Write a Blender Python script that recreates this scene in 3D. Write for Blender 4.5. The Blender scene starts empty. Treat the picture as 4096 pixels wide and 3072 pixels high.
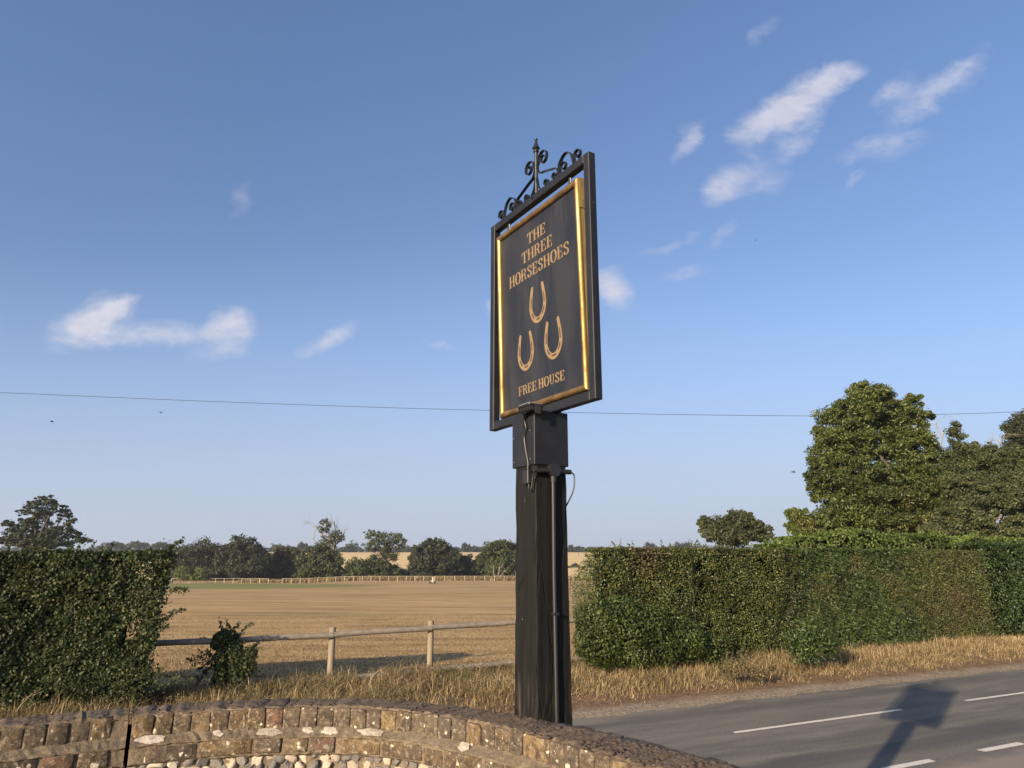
import bpy, bmesh, math, random
import numpy as np
from mathutils import Vector, Matrix, noise as mnoise

R = math.radians
scn = bpy.context.scene
col = scn.collection
rng = np.random.default_rng(7)
random.seed(7)

# ------------------------------------------------------------------ camera, sky, sun, exposure
E = 2.65                    # eye height above the road
PITCH = R(14.0)
FPX = 2840.0                # focal length in pixels of the 4096 px wide photograph
cd = bpy.data.cameras.new('camera'); cam = bpy.data.objects.new('camera', cd); col.objects.link(cam)
cam.location = (0, 0, E); cam.rotation_euler = (R(90) + PITCH, 0, 0)
cd.sensor_width = 36.0; cd.lens = FPX / 4096 * 36.0; cd.clip_start = 0.05; cd.clip_end = 8000
scn.camera = cam

SUN_EL, SUN_AZ = 16.6, 235.0          # azimuth counted from +X towards +Y, where the sun stands
sund = Vector((math.cos(R(SUN_EL)) * math.cos(R(SUN_AZ)), math.cos(R(SUN_EL)) * math.sin(R(SUN_AZ)), math.sin(R(SUN_EL))))
ld = bpy.data.lights.new('sun', 'SUN'); sun = bpy.data.objects.new('sun', ld); col.objects.link(sun)
ld.energy = 5.0; ld.angle = R(0.55); ld.color = (1.0, 0.80, 0.56)
sun.rotation_euler = sund.to_track_quat('Z', 'Y').to_euler()

vs = scn.view_settings
scn.display_settings.display_device = 'sRGB'
vs.view_transform = 'Standard'; vs.look = 'None'; vs.gamma = 1.0; vs.use_curve_mapping = False
vs.exposure = 0.95
scn.render.engine = 'CYCLES'
scn.cycles.max_bounces = 6; scn.cycles.diffuse_bounces = 3; scn.cycles.transparent_max_bounces = 8
scn.cycles.volume_bounces = 0

def ray(u, v):              # u, v: pixels of the 2212 px wide view of the photograph
    a = (u * 1.85172 - 2048) / FPX; b = (1536 - v * 1.85172) / FPX
    return np.array([a, math.cos(PITCH) - b * math.sin(PITCH), math.sin(PITCH) + b * math.cos(PITCH)])
def at(u, v, y):            # the point of the place seen there at forward distance y
    d = ray(u, v); k = y / d[1]
    return Vector((d[0] * k, y, E + d[2] * k))
def mpp(y): return 1.85172 / FPX * y * 0.97     # metres per view pixel at distance y

# ---- small node helpers
class NT:
    def __init__(s, tree): s.t = tree; s.n = tree.nodes; s.l = tree.links
    def new(s, typ, **kw):
        nd = s.n.new(typ)
        for k, v in kw.items():
            if k.startswith('_'): nd.inputs[int(k[1:])].default_value = v
            else: setattr(nd, k, v)
        return nd
    def link(s, a, b): s.l.new(a, b)
    def put(s, sock, v):
        if hasattr(v, 'is_output'): s.l.new(v, sock)
        else: sock.default_value = v
    def math(s, op, a, b=None, c=None, clamp=False):
        nd = s.n.new('ShaderNodeMath'); nd.operation = op; nd.use_clamp = clamp
        s.put(nd.inputs[0], a)
        if b is not None: s.put(nd.inputs[1], b)
        if c is not None: s.put(nd.inputs[2], c)
        return nd.outputs[0]
    def mix(s, f, a, b, mode='MIX'):
        nd = s.n.new('ShaderNodeMix'); nd.data_type = 'RGBA'; nd.blend_type = mode
        s.put(nd.inputs[0], f)
        for i, v in ((6, a), (7, b)):
            if isinstance(v, tuple) and len(v) == 3: v = (*v, 1)
            s.put(nd.inputs[i], v)
        return nd.outputs[2]
    def noise(s, vec, scale, detail=3, rough=0.55, dist=0.0, out=0):
        nd = s.n.new('ShaderNodeTexNoise'); nd.inputs['Scale'].default_value = scale
        nd.inputs['Detail'].default_value = detail; nd.inputs['Roughness'].default_value = rough
        nd.inputs['Distortion'].default_value = dist
        if vec is not None: s.l.new(vec, nd.inputs['Vector'])
        return nd.outputs[out]
    def ramp(s, f, stops, interp='LINEAR'):
        nd = s.n.new('ShaderNodeValToRGB'); nd.color_ramp.interpolation = interp
        e = nd.color_ramp.elements
        while len(e) > 1: e.remove(e[-1])
        for i, (p, c) in enumerate(stops):
            if not isinstance(c, (tuple, list)): c = (c, c, c)
            el = e[0] if i == 0 else e.new(p)
            el.position = p; el.color = (*c[:3], 1)
        s.put(nd.inputs[0], f)
        return nd.outputs[0]
    def maprange(s, v, a, b, c=0.0, d=1.0, smooth=False):
        nd = s.n.new('ShaderNodeMapRange'); nd.interpolation_type = 'SMOOTHSTEP' if smooth else 'LINEAR'
        s.put(nd.inputs[0], v); nd.inputs[1].default_value = a; nd.inputs[2].default_value = b
        nd.inputs[3].default_value = c; nd.inputs[4].default_value = d
        return nd.outputs[0]
    def mapping(s, vec, scale=(1, 1, 1), rot=(0, 0, 0), loc=(0, 0, 0)):
        nd = s.n.new('ShaderNodeMapping'); s.l.new(vec, nd.inputs[0])
        nd.inputs[1].default_value = loc; nd.inputs[2].default_value = rot; nd.inputs[3].default_value = scale
        return nd.outputs[0]

# ---- world: Nishita sky with procedural clouds laid out by direction
world = bpy.data.worlds.new('World'); scn.world = world; world.use_nodes = True
w = NT(world.node_tree); w.n.clear()
wout = w.new('ShaderNodeOutputWorld'); bg = w.new('ShaderNodeBackground'); bg.inputs[1].default_value = 0.100
sky = w.new('ShaderNodeTexSky'); sky.sky_type = 'NISHITA'; sky.sun_disc = False
sky.sun_elevation = R(SUN_EL); sky.sun_rotation = R(90 - SUN_AZ)
sky.altitude = 50; sky.air_density = 1.0; sky.dust_density = 1.6; sky.ozone_density = 2.2
tc = w.new('ShaderNodeTexCoord'); dirv = tc.outputs['Generated']
sp = w.new('ShaderNodeSeparateXYZ'); w.link(dirv, sp.inputs[0])
ysafe = w.math('MAXIMUM', sp.outputs[1], 0.05)
px = w.math('DIVIDE', sp.outputs[0], ysafe); pz = w.math('DIVIDE', sp.outputs[2], ysafe)
cmb = w.new('ShaderNodeCombineXYZ'); w.link(px, cmb.inputs[0]); w.link(pz, cmb.inputs[1])
P2 = cmb.outputs[0]
# (u, v, half length, half width, angle upwards to the right, weight)
CLOUDS = [
    (1655, 265, 80, 42, 36, 1.2), (1730, 215, 75, 48, 30, 1.25), (1800, 165, 62, 28, 12, 1.15), (1730, 300, 62, 24, 42, .66),
    (1560, 400, 50, 32, 52, .70), (1610, 385, 75, 34, 38, .50), (1660, 400, 60, 24, 34, .36), (1485, 312, 52, 20, 52, .85),
    (2030, 195, 112, 32, 33, 1.0), (1935, 195, 50, 24, 38, .65), (1905, 320, 95, 30, 14, .72), (1850, 395, 30, 10, 40, .5),
    (1555, 505, 45, 14, 38, .42), (1440, 530, 70, 12, 20, .38), (1480, 597, 50, 14, 8, .45), (1650, 65, 50, 18, 50, .34),
    (160, 706, 62, 36, 5, 1.2), (215, 690, 70, 44, 20, 1.25), (265, 662, 48, 22, 20, .9), (365, 720, 85, 32, 5, .85), (492, 706, 52, 38, 5, 1.35),
    (470, 760, 60, 20, 5, .55), (705, 733, 60, 18, 28, 1.05), (240, 738, 120, 20, 5, .6), (515, 430, 45, 22, 62, .34),
    (940, 733, 26, 9, 5, .35), (1322, 622, 38, 44, 30, 1.3), (1066, 665, 20, 26, 20, .6), (2120, 100, 25, 20, 40, .25)]
n1 = w.noise(w.mapping(P2, (8, 14, 1), (0, 0, R(-36))), 1.0, 5, 0.58, 0.9, out=1)
wv = w.new('ShaderNodeVectorMath', operation='SUBTRACT'); w.link(n1, wv.inputs[0]); wv.inputs[1].default_value = (.5, .5, .5)
wsx = w.new('ShaderNodeVectorMath', operation='SCALE'); w.link(wv.outputs[0], wsx.inputs[0]); wsx.inputs['Scale'].default_value = 0.060
PW = w.new('ShaderNodeVectorMath', operation='ADD'); w.link(P2, PW.inputs[0]); w.link(wsx.outputs[0], PW.inputs[1]); PW = PW.outputs[0]
acc = None
def p2(u, v):
    d = ray(u, v); return np.array([d[0] / d[1], d[2] / d[1]])
for (u, v, a_, b_, ang, wt) in CLOUDS:
    c = p2(u, v); ca, sa = math.cos(R(ang)), math.sin(R(ang))
    e1 = p2(u + a_ * ca, v - a_ * sa) - c
    L1 = np.linalg.norm(e1); e2 = p2(u + b_ * sa, v + b_ * ca) - c; L2 = np.linalg.norm(e2)
    th = math.atan2(e1[1], e1[0])
    cth, sth = math.cos(-th), math.sin(-th)
    mp = w.mapping(PW, (1, 1, 1), (0, 0, -th), (-(c[0] * cth - c[1] * sth), -(c[0] * sth + c[1] * cth), 0))
    sc_ = w.new('ShaderNodeVectorMath', operation='MULTIPLY'); w.link(mp, sc_.inputs[0]); sc_.inputs[1].default_value = (1 / L1, 1 / L2, 0)
    ln = w.new('ShaderNodeVectorMath', operation='LENGTH'); w.link(sc_.outputs[0], ln.inputs[0])
    m = w.math('MULTIPLY', w.maprange(ln.outputs['Value'], 0.15, 1.55, 1.0, 0.0, True), wt)
    acc = m if acc is None else w.math('ADD', acc, m)
fine = w.noise(w.mapping(P2, (30, 46, 1), (0, 0, R(-38))), 1.0, 7, 0.70, 0.4)
soft = w.noise(w.mapping(P2, (9, 22, 1), (0, 0, R(-30)), (3, 1, 0)), 1.0, 4, 0.6, 0.3)
fac = w.math('ADD', acc, w.math('MULTIPLY', w.math('SUBTRACT', w.math('ADD', fine, soft), 1.0), w.maprange(acc, 0.05, 0.6, 0.0, 1.6)))
fac = w.maprange(fac, 0.10, 1.55, 0.0, 0.95, False)
front = w.maprange(sp.outputs[1], 0.05, 0.15)
fac = w.math('MULTIPLY', fac, front, clamp=True)
skyc = w.mix(1.0, sky.outputs[0], (0.92, 0.95, 1.08), 'MULTIPLY')
mid_ = w.math('MULTIPLY', w.maprange(pz, 0.02, 0.22, 0.0, 1.0, True), w.maprange(pz, 0.40, 0.95, 1.0, 0.0, True))
skyc = w.mix(mid_, skyc, w.mix(1.0, skyc, (.96, .91, .89), 'MULTIPLY'))
hzf = w.maprange(pz, 0.0, 0.50, 0.93, 0.0, True)       # pale summer haze low in the sky

skyc = w.mix(hzf, skyc, w.mix(w.maprange(pz, 0.03, 0.32), (2.70, 3.05, 3.72), (1.95, 2.65, 4.25)))
shade_ = w.noise(w.mapping(P2, (26, 40, 1)), 1.0, 4, 0.6)
cloudc = w.mix(w.math('MULTIPLY', pz, 1.7, clamp=True), (4.3, 4.2, 4.5), (3.3, 3.4, 4.1))
cloudc = w.mix(w.math('MULTIPLY', w.maprange(shade_, .40, .62), .45), cloudc, (2.9, 2.95, 3.5))
skyc = w.mix(fac, skyc, cloudc)
w.link(skyc, bg.inputs[0]); w.link(bg.outputs[0], wout.inputs[0])
world.name = 'sky'

# ------------------------------------------------------------------ object helpers
def tag(o, label=None, cat=None, group=None, kind=None):
    if label: o['label'] = label
    if cat: o['category'] = cat
    if group: o['group'] = group
    if kind: o['kind'] = kind
    return o
def empty(name, loc=(0, 0, 0), rz=0, **kw):
    o = bpy.data.objects.new(name, None); col.objects.link(o); o.location = loc; o.rotation_euler = (0, 0, rz)
    o.empty_display_size = .2
    return tag(o, **kw)
def link(name, me, mat=None, parent=None, loc=(0, 0, 0), rot=(0, 0, 0), **kw):
    o = bpy.data.objects.new(name, me); col.objects.link(o); o.location = loc; o.rotation_euler = rot
    if mat is not None and not me.materials:
        for m in (mat if isinstance(mat, (list, tuple)) else [mat]): me.materials.append(m)
    if parent is not None: o.parent = parent
    return tag(o, **kw)
def np_mesh(name, verts, faces, smooth=False, matidx=None):
    """faces: (n,k) int array, k 3 or 4"""
    verts = np.asarray(verts, dtype=np.float32); faces = np.asarray(faces, dtype=np.int32)
    me = bpy.data.meshes.new(name); n, k = faces.shape
    me.vertices.add(len(verts)); me.vertices.foreach_set('co', verts.ravel())
    me.loops.add(n * k); me.loops.foreach_set('vertex_index', faces.ravel())
    me.polygons.add(n); me.polygons.foreach_set('loop_start', np.arange(0, n * k, k, dtype=np.int32))
    try: me.polygons.foreach_set('loop_total', np.full(n, k, dtype=np.int32))
    except Exception: pass
    if matidx is not None: me.polygons.foreach_set('material_index', np.asarray(matidx, dtype=np.int32))
    me.update(calc_edges=True); me.validate()
    if smooth: me.shade_smooth()
    return me
class MB:
    def __init__(s): s.v = []; s.f = []
    def add(s, vs_, fs):
        o = len(s.v); s.v += [tuple(v) for v in vs_]; s.f += [tuple(i + o for i in f) for f in fs]; return s
    def box(s, x0, x1, y0, y1, z0, z1, bev=0.0, M=None):
        if bev <= 0:
            vv = [(x, y, z) for z in (z0, z1) for x, y in ((x0, y0), (x1, y0), (x1, y1), (x0, y1))]
            ff = [(3, 2, 1, 0), (4, 5, 6, 7), (0, 1, 5, 4), (1, 2, 6, 5), (2, 3, 7, 6), (3, 0, 4, 7)]
        else:
            b = bm_box(x0, x1, y0, y1, z0, z1, bev); vv, ff = b
        if M is not None: vv = [M @ Vector(v) for v in vv]
        return s.add(vv, ff)
    def tube(s, pts, rad, n=8, cap=True, sy=1.0):
        pts = [Vector(p) for p in pts]
        if not hasattr(rad, '__len__'): rad = [rad] * len(pts)
        rings = []; up = None
        for i, p in enumerate(pts):
            d = (pts[min(i + 1, len(pts) - 1)] - pts[max(i - 1, 0)])
            if d.length < 1e-9: d = Vector((0, 0, 1))
            d.normalize()
            if up is None:
                up = d.cross(Vector((0.3, 1, 0.1)));
                if up.length < .1: up = d.cross(Vector((1, 0, 0)))
                up.normalize()
            else:
                up = up - d * up.dot(d)
                if up.length < 1e-6: up = d.orthogonal()
                up.normalize()
            b = d.cross(up)
            rings.append([p + (up * math.cos(2 * math.pi * k / n) + b * math.sin(2 * math.pi * k / n) * sy) * rad[i] for k in range(n)])
        vv = [q for r_ in rings for q in r_]; ff = []
        for i in range(len(pts) - 1):
            for k in range(n):
                a = i * n + k; b2 = i * n + (k + 1) % n
                ff.append((a, b2, b2 + n, a + n))
        if cap:
            ff.append(tuple(range(n - 1, -1, -1))); ff.append(tuple((len(pts) - 1) * n + k for k in range(n)))
        return s.add(vv, ff)
    def disc_y(s, c, r, y0, y1, n=20):       # short cylinder along Y
        return s.tube([(c[0], y0, c[1]), (c[0], y1, c[1])], r, n)
    def build(s, name, mat, parent=None, smooth=False, **kw):
        me = bpy.data.meshes.new(name); me.from_pydata(s.v, [], s.f); me.update()
        if smooth:
            me.shade_smooth()
            try: me.set_sharp_from_angle(angle=R(40))
            except Exception: pass
        return link(name, me, mat, parent, **kw)
def bm_box(x0, x1, y0, y1, z0, z1, bev):
    bm = bmesh.new(); bmesh.ops.create_cube(bm, size=1)
    for v in bm.verts:
        v.co = Vector((x0 + (v.co.x + .5) * (x1 - x0), y0 + (v.co.y + .5) * (y1 - y0), z0 + (v.co.z + .5) * (z1 - z0)))
    bmesh.ops.bevel(bm, geom=bm.edges[:], offset=bev, segments=1, affect='EDGES', profile=.5)
    bm.verts.ensure_lookup_table(); bm.verts.index_update()
    vv = [v.co.copy() for v in bm.verts]; ff = [tuple(v.index for v in f.verts) for f in bm.faces]; bm.free()
    return vv, ff

# ------------------------------------------------------------------ materials
def mat(name):
    m = bpy.data.materials.new(name); m.use_nodes = True
    t = NT(m.node_tree); b = t.n['Principled BSDF']
    g = t.new('ShaderNodeTexCoord')
    return m, t, b, g.outputs['Object']
def setp(t, b, col_=None, rough=.6, metal=0, spec=.5, bump=None, bs=.3, bd=.01):
    if col_ is not None: t.put(b.inputs['Base Color'], col_ if hasattr(col_, 'is_output') else (*col_, 1))
    t.put(b.inputs['Roughness'], rough); b.inputs['Metallic'].default_value = metal
    b.inputs['Specular IOR Level'].default_value = spec
    if bump is not None:
        n = t.new('ShaderNodeBump'); n.inputs['Strength'].default_value = bs; n.inputs['Distance'].default_value = bd
        t.link(bump, n.inputs['Height']); t.link(n.outputs[0], b.inputs['Normal'])

def leaf_mat(name, stops, patch=None, patch_scale=.5, trans=.25, rough=.5, spec=.4, patch_thr=(.5, .62)):
    m, t, b, oc = mat(name)
    gi = t.new('ShaderNodeNewGeometry'); rnd = gi.outputs['Random Per Island']
    pos = gi.outputs['Position']
    c = t.ramp(rnd, stops)
    if patch:
        f = t.maprange(t.noise(pos, patch_scale, 3, .6), patch_thr[0], patch_thr[1])
        c = t.mix(t.math('MULTIPLY', f, .85), c, t.ramp(rnd, patch))
    hv = t.noise(pos, patch_scale * 2.7, 2)
    hs = t.new('ShaderNodeHueSaturation'); t.link(c, hs.inputs['Color'])
    t.link(t.maprange(hv, .3, .7, .58, 1.14), hs.inputs['Value']); hs.inputs['Hue'].default_value = .5
    setp(t, b, hs.outputs[0], rough, 0, spec)
    tr = t.new('ShaderNodeBsdfTranslucent'); t.link(t.mix(.6, hs.outputs[0], (.10, .16, .015)), tr.inputs[0])
    mx = t.new('ShaderNodeMixShader'); mx.inputs[0].default_value = trans
    t.link(b.outputs[0], mx.inputs[1]); t.link(tr.outputs[0], mx.inputs[2])
    t.link(mx.outputs[0], t.n['Material Output'].inputs[0])
    return m
M = {}
M['hawthorn'] = leaf_mat('hawthorn_leaves', [(0, (.030, .044, .011)), (.5, (.057, .076, .016)), (.85, (.100, .110, .024)), (1, (.17, .15, .042))],
                         [(0, (.065, .052, .022)), (1, (.13, .10, .045))], .45, .2, .45, .45, (.56, .70))
M['ivy'] = leaf_mat('ivy_leaves', [(0, (.016, .026, .010)), (.6, (.034, .050, .016)), (.9, (.068, .084, .026)), (1, (.14, .13, .05))], None, .5, .15, .55, .25)
M['privet'] = leaf_mat('privet_leaves', [(0, (.022, .038, .010)), (.6, (.050, .072, .017)), (1, (.105, .130, .030))], None, .5, .2, .52, .3)
M['ash'] = leaf_mat('ash_leaves', [(0, (.024, .044, .013)), (.6, (.050, .082, .021)), (1, (.105, .135, .036))], None, .6, .28, .45, .4)
M['bright'] = leaf_mat('fresh_leaves', [(0, (.065, .105, .022)), (.6, (.115, .165, .032)), (1, (.19, .235, .055))], None, .6, .35, .5, .35)
M['brownhedge'] = leaf_mat('browned_hedge_leaves', [(0, (.040, .052, .017)), (.6, (.080, .086, .028)), (1, (.15, .135, .048))],
                           [(0, (.085, .062, .028)), (1, (.135, .098, .045))], .42, .2, .55, .3, (.54, .68))
M['greenhedge'] = leaf_mat('green_hedge_leaves', [(0, (.026, .048, .013)), (1, (.070, .105, .028))], None, .5, .25, .45, .4)
M['chestnut'] = leaf_mat('chestnut_leaves', [(0, (.028, .045, .009)), (.6, (.064, .086, .016)), (1, (.13, .145, .032))],
                         [(0, (.085, .072, .022)), (1, (.13, .10, .034))], .16, .2, .48, .4, (.55, .68))
M['oak'] = leaf_mat('dark_oak_leaves', [(0, (.020, .028, .012)), (1, (.045, .056, .022))], None, .08, .1, .6, .3)
M['darktree'] = leaf_mat('dark_tree_leaves', [(0, (.024, .029, .016)), (.8, (.044, .051, .024)), (1, (.07, .072, .034))], None, .1, .1, .6, .25)
M['olive'] = leaf_mat('olive_tree_leaves', [(0, (.044, .054, .022)), (1, (.094, .104, .042))], None, .1, .15, .6, .25)
M['midtree'] = leaf_mat('green_tree_leaves', [(0, (.036, .048, .017)), (1, (.080, .092, .031))], None, .1, .15, .6, .25)
M['browntree'] = leaf_mat('brown_green_tree_leaves', [(0, (.045, .046, .020)), (1, (.10, .085, .042))], None, .15, .15, .6, .25)
M['young'] = leaf_mat('young_tree_leaves', [(0, (.10, .135, .035)), (1, (.17, .19, .06))], None, .2, .25, .6, .25)

def simple(name, c, rough=.6, metal=0, spec=.5, nscale=None, c2=None, bs=.2, bd=.005, stretch=(1, 1, 1)):
    m, t, b, oc = mat(name)
    cc = c; bump = None
    if nscale:
        mp = t.mapping(oc, stretch); nz = t.noise(mp, nscale, 5, .6)
        cc = t.mix(t.maprange(nz, .3, .7), (*c, 1), (*(c2 or tuple(x * .6 for x in c)), 1)); bump = nz
    setp(t, b, cc, rough, metal, spec, bump, bs, bd)
    return m
M['bark'] = simple('bark', (.065, .052, .038), .9, nscale=3, c2=(.032, .026, .020), bs=.6, bd=.05, stretch=(1, 1, .25))
M['deadwood'] = simple('dead_pale_wood', (.27, .235, .19), .85, nscale=2, c2=(.15, .13, .105))
M['core'] = simple('shade_core', (.004, .005, .003), 1.0, nscale=9, c2=(.002, .002, .001), spec=0)  # near-black: shade within hedges and wall crack put into the colour
M['black'] = simple('black_gloss_paint', (.014, .015, .019), .38, nscale=18, c2=(.022, .023, .028), bs=.05)
M['iron'] = simple('black_wrought_iron', (.010, .014, .016), .42, nscale=60, c2=(.018, .02, .022), bs=.15, bd=.001)
M['rubber'] = simple('black_cable', (.012, .012, .013), .5)
M['lampblack'] = simple('black_lamp_housing', (.02, .02, .022), .45)
M['screw'] = simple('dull_metal_screw', (.25, .25, .25), .4, .8)
M['rail'] = simple('weathered_grey_rail', (.225, .195, .155), .85, nscale=14, c2=(.12, .105, .085), bs=.4, bd=.004, stretch=(.12, 1, 1))
M['fencepost'] = simple('weathered_brown_post', (.235, .195, .135), .85, nscale=14, c2=(.13, .105, .075), bs=.4, bd=.004, stretch=(1, 1, .12))
M['farfence'] = simple('pale_far_fence_wood', (.44, .37, .27), .85, nscale=3, c2=(.28, .23, .16))
M['letter'] = simple('dull_gold_paint', (.205, .140, .073), .6, nscale=40, c2=(.15, .10, .05), bs=.05)
M['paint'] = None

def m_post():
    m, t, b, oc = mat('black_painted_oak')
    gr = t.noise(t.mapping(oc, (42, 42, 2.2)), 1, 6, .65, .4)
    saw = t.noise(t.mapping(oc, (6, 6, 110)), 1, 2, .5)
    crk = t.new('ShaderNodeTexVoronoi', feature='DISTANCE_TO_EDGE'); t.link(t.mapping(oc, (11, 11, .9), (0, 0, 0)), crk.inputs[0]); crk.inputs['Scale'].default_value = 1.6
    ck = t.maprange(crk.outputs[0], 0, .045, 1, 0)
    ck = t.math('MULTIPLY', ck, t.maprange(t.noise(oc, 4), .48, .6))
    h = t.math('SUBTRACT', t.math('ADD', t.math('MULTIPLY', gr, 1.0), t.math('MULTIPLY', saw, .28)), t.math('MULTIPLY', ck, 1.6))
    c = t.ramp(gr, [(.3, (.004, .004, .004)), (.6, (.009, .0085, .008)), (.8, (.020, .018, .016))])
    spk = t.maprange(t.noise(t.mapping(oc, (95, 95, 22)), 1, 2), .74, .80)
    c = t.mix(t.math('MULTIPLY', spk, .7), c, (.32, .27, .21))
    # worn foot
    sz = t.new('ShaderNodeSeparateXYZ'); t.link(oc, sz.inputs[0])
    wear = t.math('MULTIPLY', t.maprange(sz.outputs[2], 1.75, 2.15, 1, 0), t.maprange(t.noise(t.mapping(oc, (30, 30, 3)), 1, 4), .5, .65))
    c = t.mix(t.math('MULTIPLY', wear, .7), c, (.16, .125, .085))
    c = t.mix(ck, c, (.002, .002, .002))
    setp(t, b, c, t.maprange(gr, .3, .7, .6, .85), 0, .2, h, .6, .004)
    return m
M['post'] = m_post()
def m_gold():
    m, t, b, oc = mat('brass_moulding')
    n = t.noise(t.mapping(oc, (9, 9, 3)), 1, 5, .65)
    f = t.noise(oc, 70, 4, .7)
    c = t.mix(t.maprange(n, .42, .66), (.38, .265, .095), (.15, .10, .042))
    c = t.mix(t.maprange(f, .66, .76), c, (.10, .06, .035))
    setp(t, b, c, t.maprange(n, .35, .65, .40, .6), .92, .5, t.math('ADD', f, n), .12, .002)
    return m
M['gold'] = m_gold()
def m_goldpaint():
    m, t, b, oc = mat('tarnished_gold_side')
    n = t.noise(t.mapping(oc, (30, 30, 3)), 1, 5, .65)
    c = t.mix(t.maprange(n, .4, .68), (.42, .29, .10), (.17, .105, .05))
    setp(t, b, c, .42, .5, .5, n, .2, .002)
    return m
M['goldside'] = m_goldpaint()
M['shaded_brass'] = simple('shaded_brown_brass', (.26, .165, .065), .45, .6, nscale=22, c2=(.10, .062, .032), bs=.15, bd=.003)  # browner brass: shade on the horizontal mouldings put into the colour
def m_board():
    m, t, b, oc = mat('charcoal_sign_face')
    n = t.noise(t.mapping(oc, (7, 7, 1.6)), 1, 5, .62, .5)
    sc = t.maprange(t.noise(t.mapping(oc, (140, 10, 5)), 1, 3), .77, .80)
    c = t.mix(t.maprange(n, .42, .62), (.011, .0125, .0175), (.018, .0195, .0255))
    c = t.mix(t.math('MULTIPLY', sc, .35), c, (.3, .27, .22))
    setp(t, b, c, t.maprange(n, .4, .6, .45, .65), 0, .35, n, .05, .002)
    return m
M['board'] = m_board()
def m_frame():
    m, t, b, oc = mat('chipped_black_frame_paint')
    n = t.noise(oc, 7, 5, .65)
    chip = t.maprange(t.noise(t.mapping(oc, (60, 60, 20)), 1, 3, .6), .735, .755)
    c = t.mix(t.maprange(n, .4, .65), (.0075, .0085, .012), (.013, .014, .018))
    c = t.mix(chip, c, (.42, .37, .29))
    setp(t, b, c, .55, 0, .32, n, .08, .002)
    return m
M['frame'] = m_frame()

def m_brick():
    m, t, b, oc = mat('weathered_brick')
    oi = t.new('ShaderNodeObjectInfo'); rnd = oi.outputs['Random']
    g = t.new('ShaderNodeNewGeometry'); pos = g.outputs['Position']
    base = t.ramp(rnd, [(0, (.120, .084, .050)), (.18, (.165, .112, .058)), (.3, (.115, .088, .060)), (.45, (.135, .100, .066)), (.60, (.185, .130, .068)),
                        (.7, (.095, .072, .054)), (.82, (.150, .088, .060)), (.88, (.125, .096, .068)), (.96, (.20, .15, .085))], 'CONSTANT')
    n = t.noise(pos, 26, 6, .68)
    n2 = t.noise(pos, 6, 4, .6)
    c = t.mix(t.maprange(n, .42, .60), base, t.mix(.75, base, (.030, .024, .018)))
    n3 = t.noise(pos, 95, 4, .7)
    c = t.mix(t.math('MULTIPLY', t.maprange(n3, .52, .62), .55), c, (.030, .023, .017))
    c = t.mix(t.math('MULTIPLY', t.maprange(n2, .45, .68), .6), c, (.075, .062, .048))
    # grey lichen crust and white spots
    gl = t.maprange(t.noise(pos, 48, 5, .75), .54, .62)
    c = t.mix(t.math('MULTIPLY', gl, .6), c, (.30, .26, .20))
    vo = t.new('ShaderNodeTexVoronoi'); vo.inputs['Scale'].default_value = 34; vo.inputs['Randomness'].default_value = 1
    wob = t.new('ShaderNodeVectorMath', operation='MULTIPLY_ADD'); t.link(t.noise(pos, 60, 3, out=1), wob.inputs[0]); wob.inputs[1].default_value = (.02, .02, .02); t.link(pos, wob.inputs[2])
    t.link(wob.outputs[0], vo.inputs[0])
    spot = t.maprange(vo.outputs['Distance'], .20, .28, 1, 0)
    sepc = t.new('ShaderNodeSeparateColor'); t.link(vo.outputs['Color'], sepc.inputs[0])
    spot = t.math('MULTIPLY', spot, t.maprange(sepc.outputs[0], .70, .72))
    vo2 = t.new('ShaderNodeTexVoronoi'); vo2.inputs['Scale'].default_value = 13; t.link(wob.outputs[0], vo2.inputs[0])
    sp2 = t.new('ShaderNodeSeparateColor'); t.link(vo2.outputs['Color'], sp2.inputs[0])
    spot2 = t.math('MULTIPLY', t.maprange(vo2.outputs['Distance'], .17, .22, 1, 0), t.maprange(sp2.outputs[1], .84, .85))
    spots = t.math('MAXIMUM', spot, spot2)
    c = t.mix(t.math('MULTIPLY', spots, .8), c, (.60, .53, .41))
    drip = t.maprange(t.noise(t.mapping(pos, (55, 55, 13)), 1, 4, .6), .66, .72)
    c = t.mix(t.math('MULTIPLY', drip, .55), c, (.52, .45, .35))
    # tops: dark grey-brown crust
    sn = t.new('ShaderNodeSeparateXYZ'); t.link(g.outputs['Normal'], sn.inputs[0])
    top = t.maprange(sn.outputs[2], .75, .95)
    c = t.mix(top, c, t.mix(t.maprange(n, .4, .68), (.060, .044, .032), (.15, .12, .09)))
    setp(t, b, c, .93, 0, .2, t.math('ADD', n, t.math('MULTIPLY', n2, 1.5)), .9, .009)
    return m
M['brick'] = m_brick()
def m_mortar(name, c1, c2, sp_=.6):
    m, t, b, oc = mat(name)
    g = t.new('ShaderNodeNewGeometry'); pos = g.outputs['Position']
    n = t.noise(pos, 30, 6, .7); n2 = t.noise(pos, 5, 3)
    c = t.mix(t.maprange(n, .35, .68), c1, c2)
    c = t.mix(t.math('MULTIPLY', t.maprange(n2, .45, .65), .55), c, (.10, .078, .055))
    n4 = t.noise(pos, 90, 5, .75)
    c = t.mix(t.math('MULTIPLY', t.maprange(n4, .54, .62), .6), c, (.04, .031, .023))
    c = t.mix(t.math('MULTIPLY', t.maprange(t.noise(pos, 120, 3, .7), .62, .70), .6), c, (.42, .37, .29))
    setp(t, b, c, .95, 0, .2, n, .9, .008)
    return m
M['mortar'] = m_mortar('old_mortar', (.21, .165, .115), (.085, .066, .046))
M['crust'] = m_mortar('dark_lichen_crust', (.20, .150, .100), (.050, .035, .024))
M['lichen'] = m_mortar('white_lichen', (.50, .45, .37), (.34, .30, .24))
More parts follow.
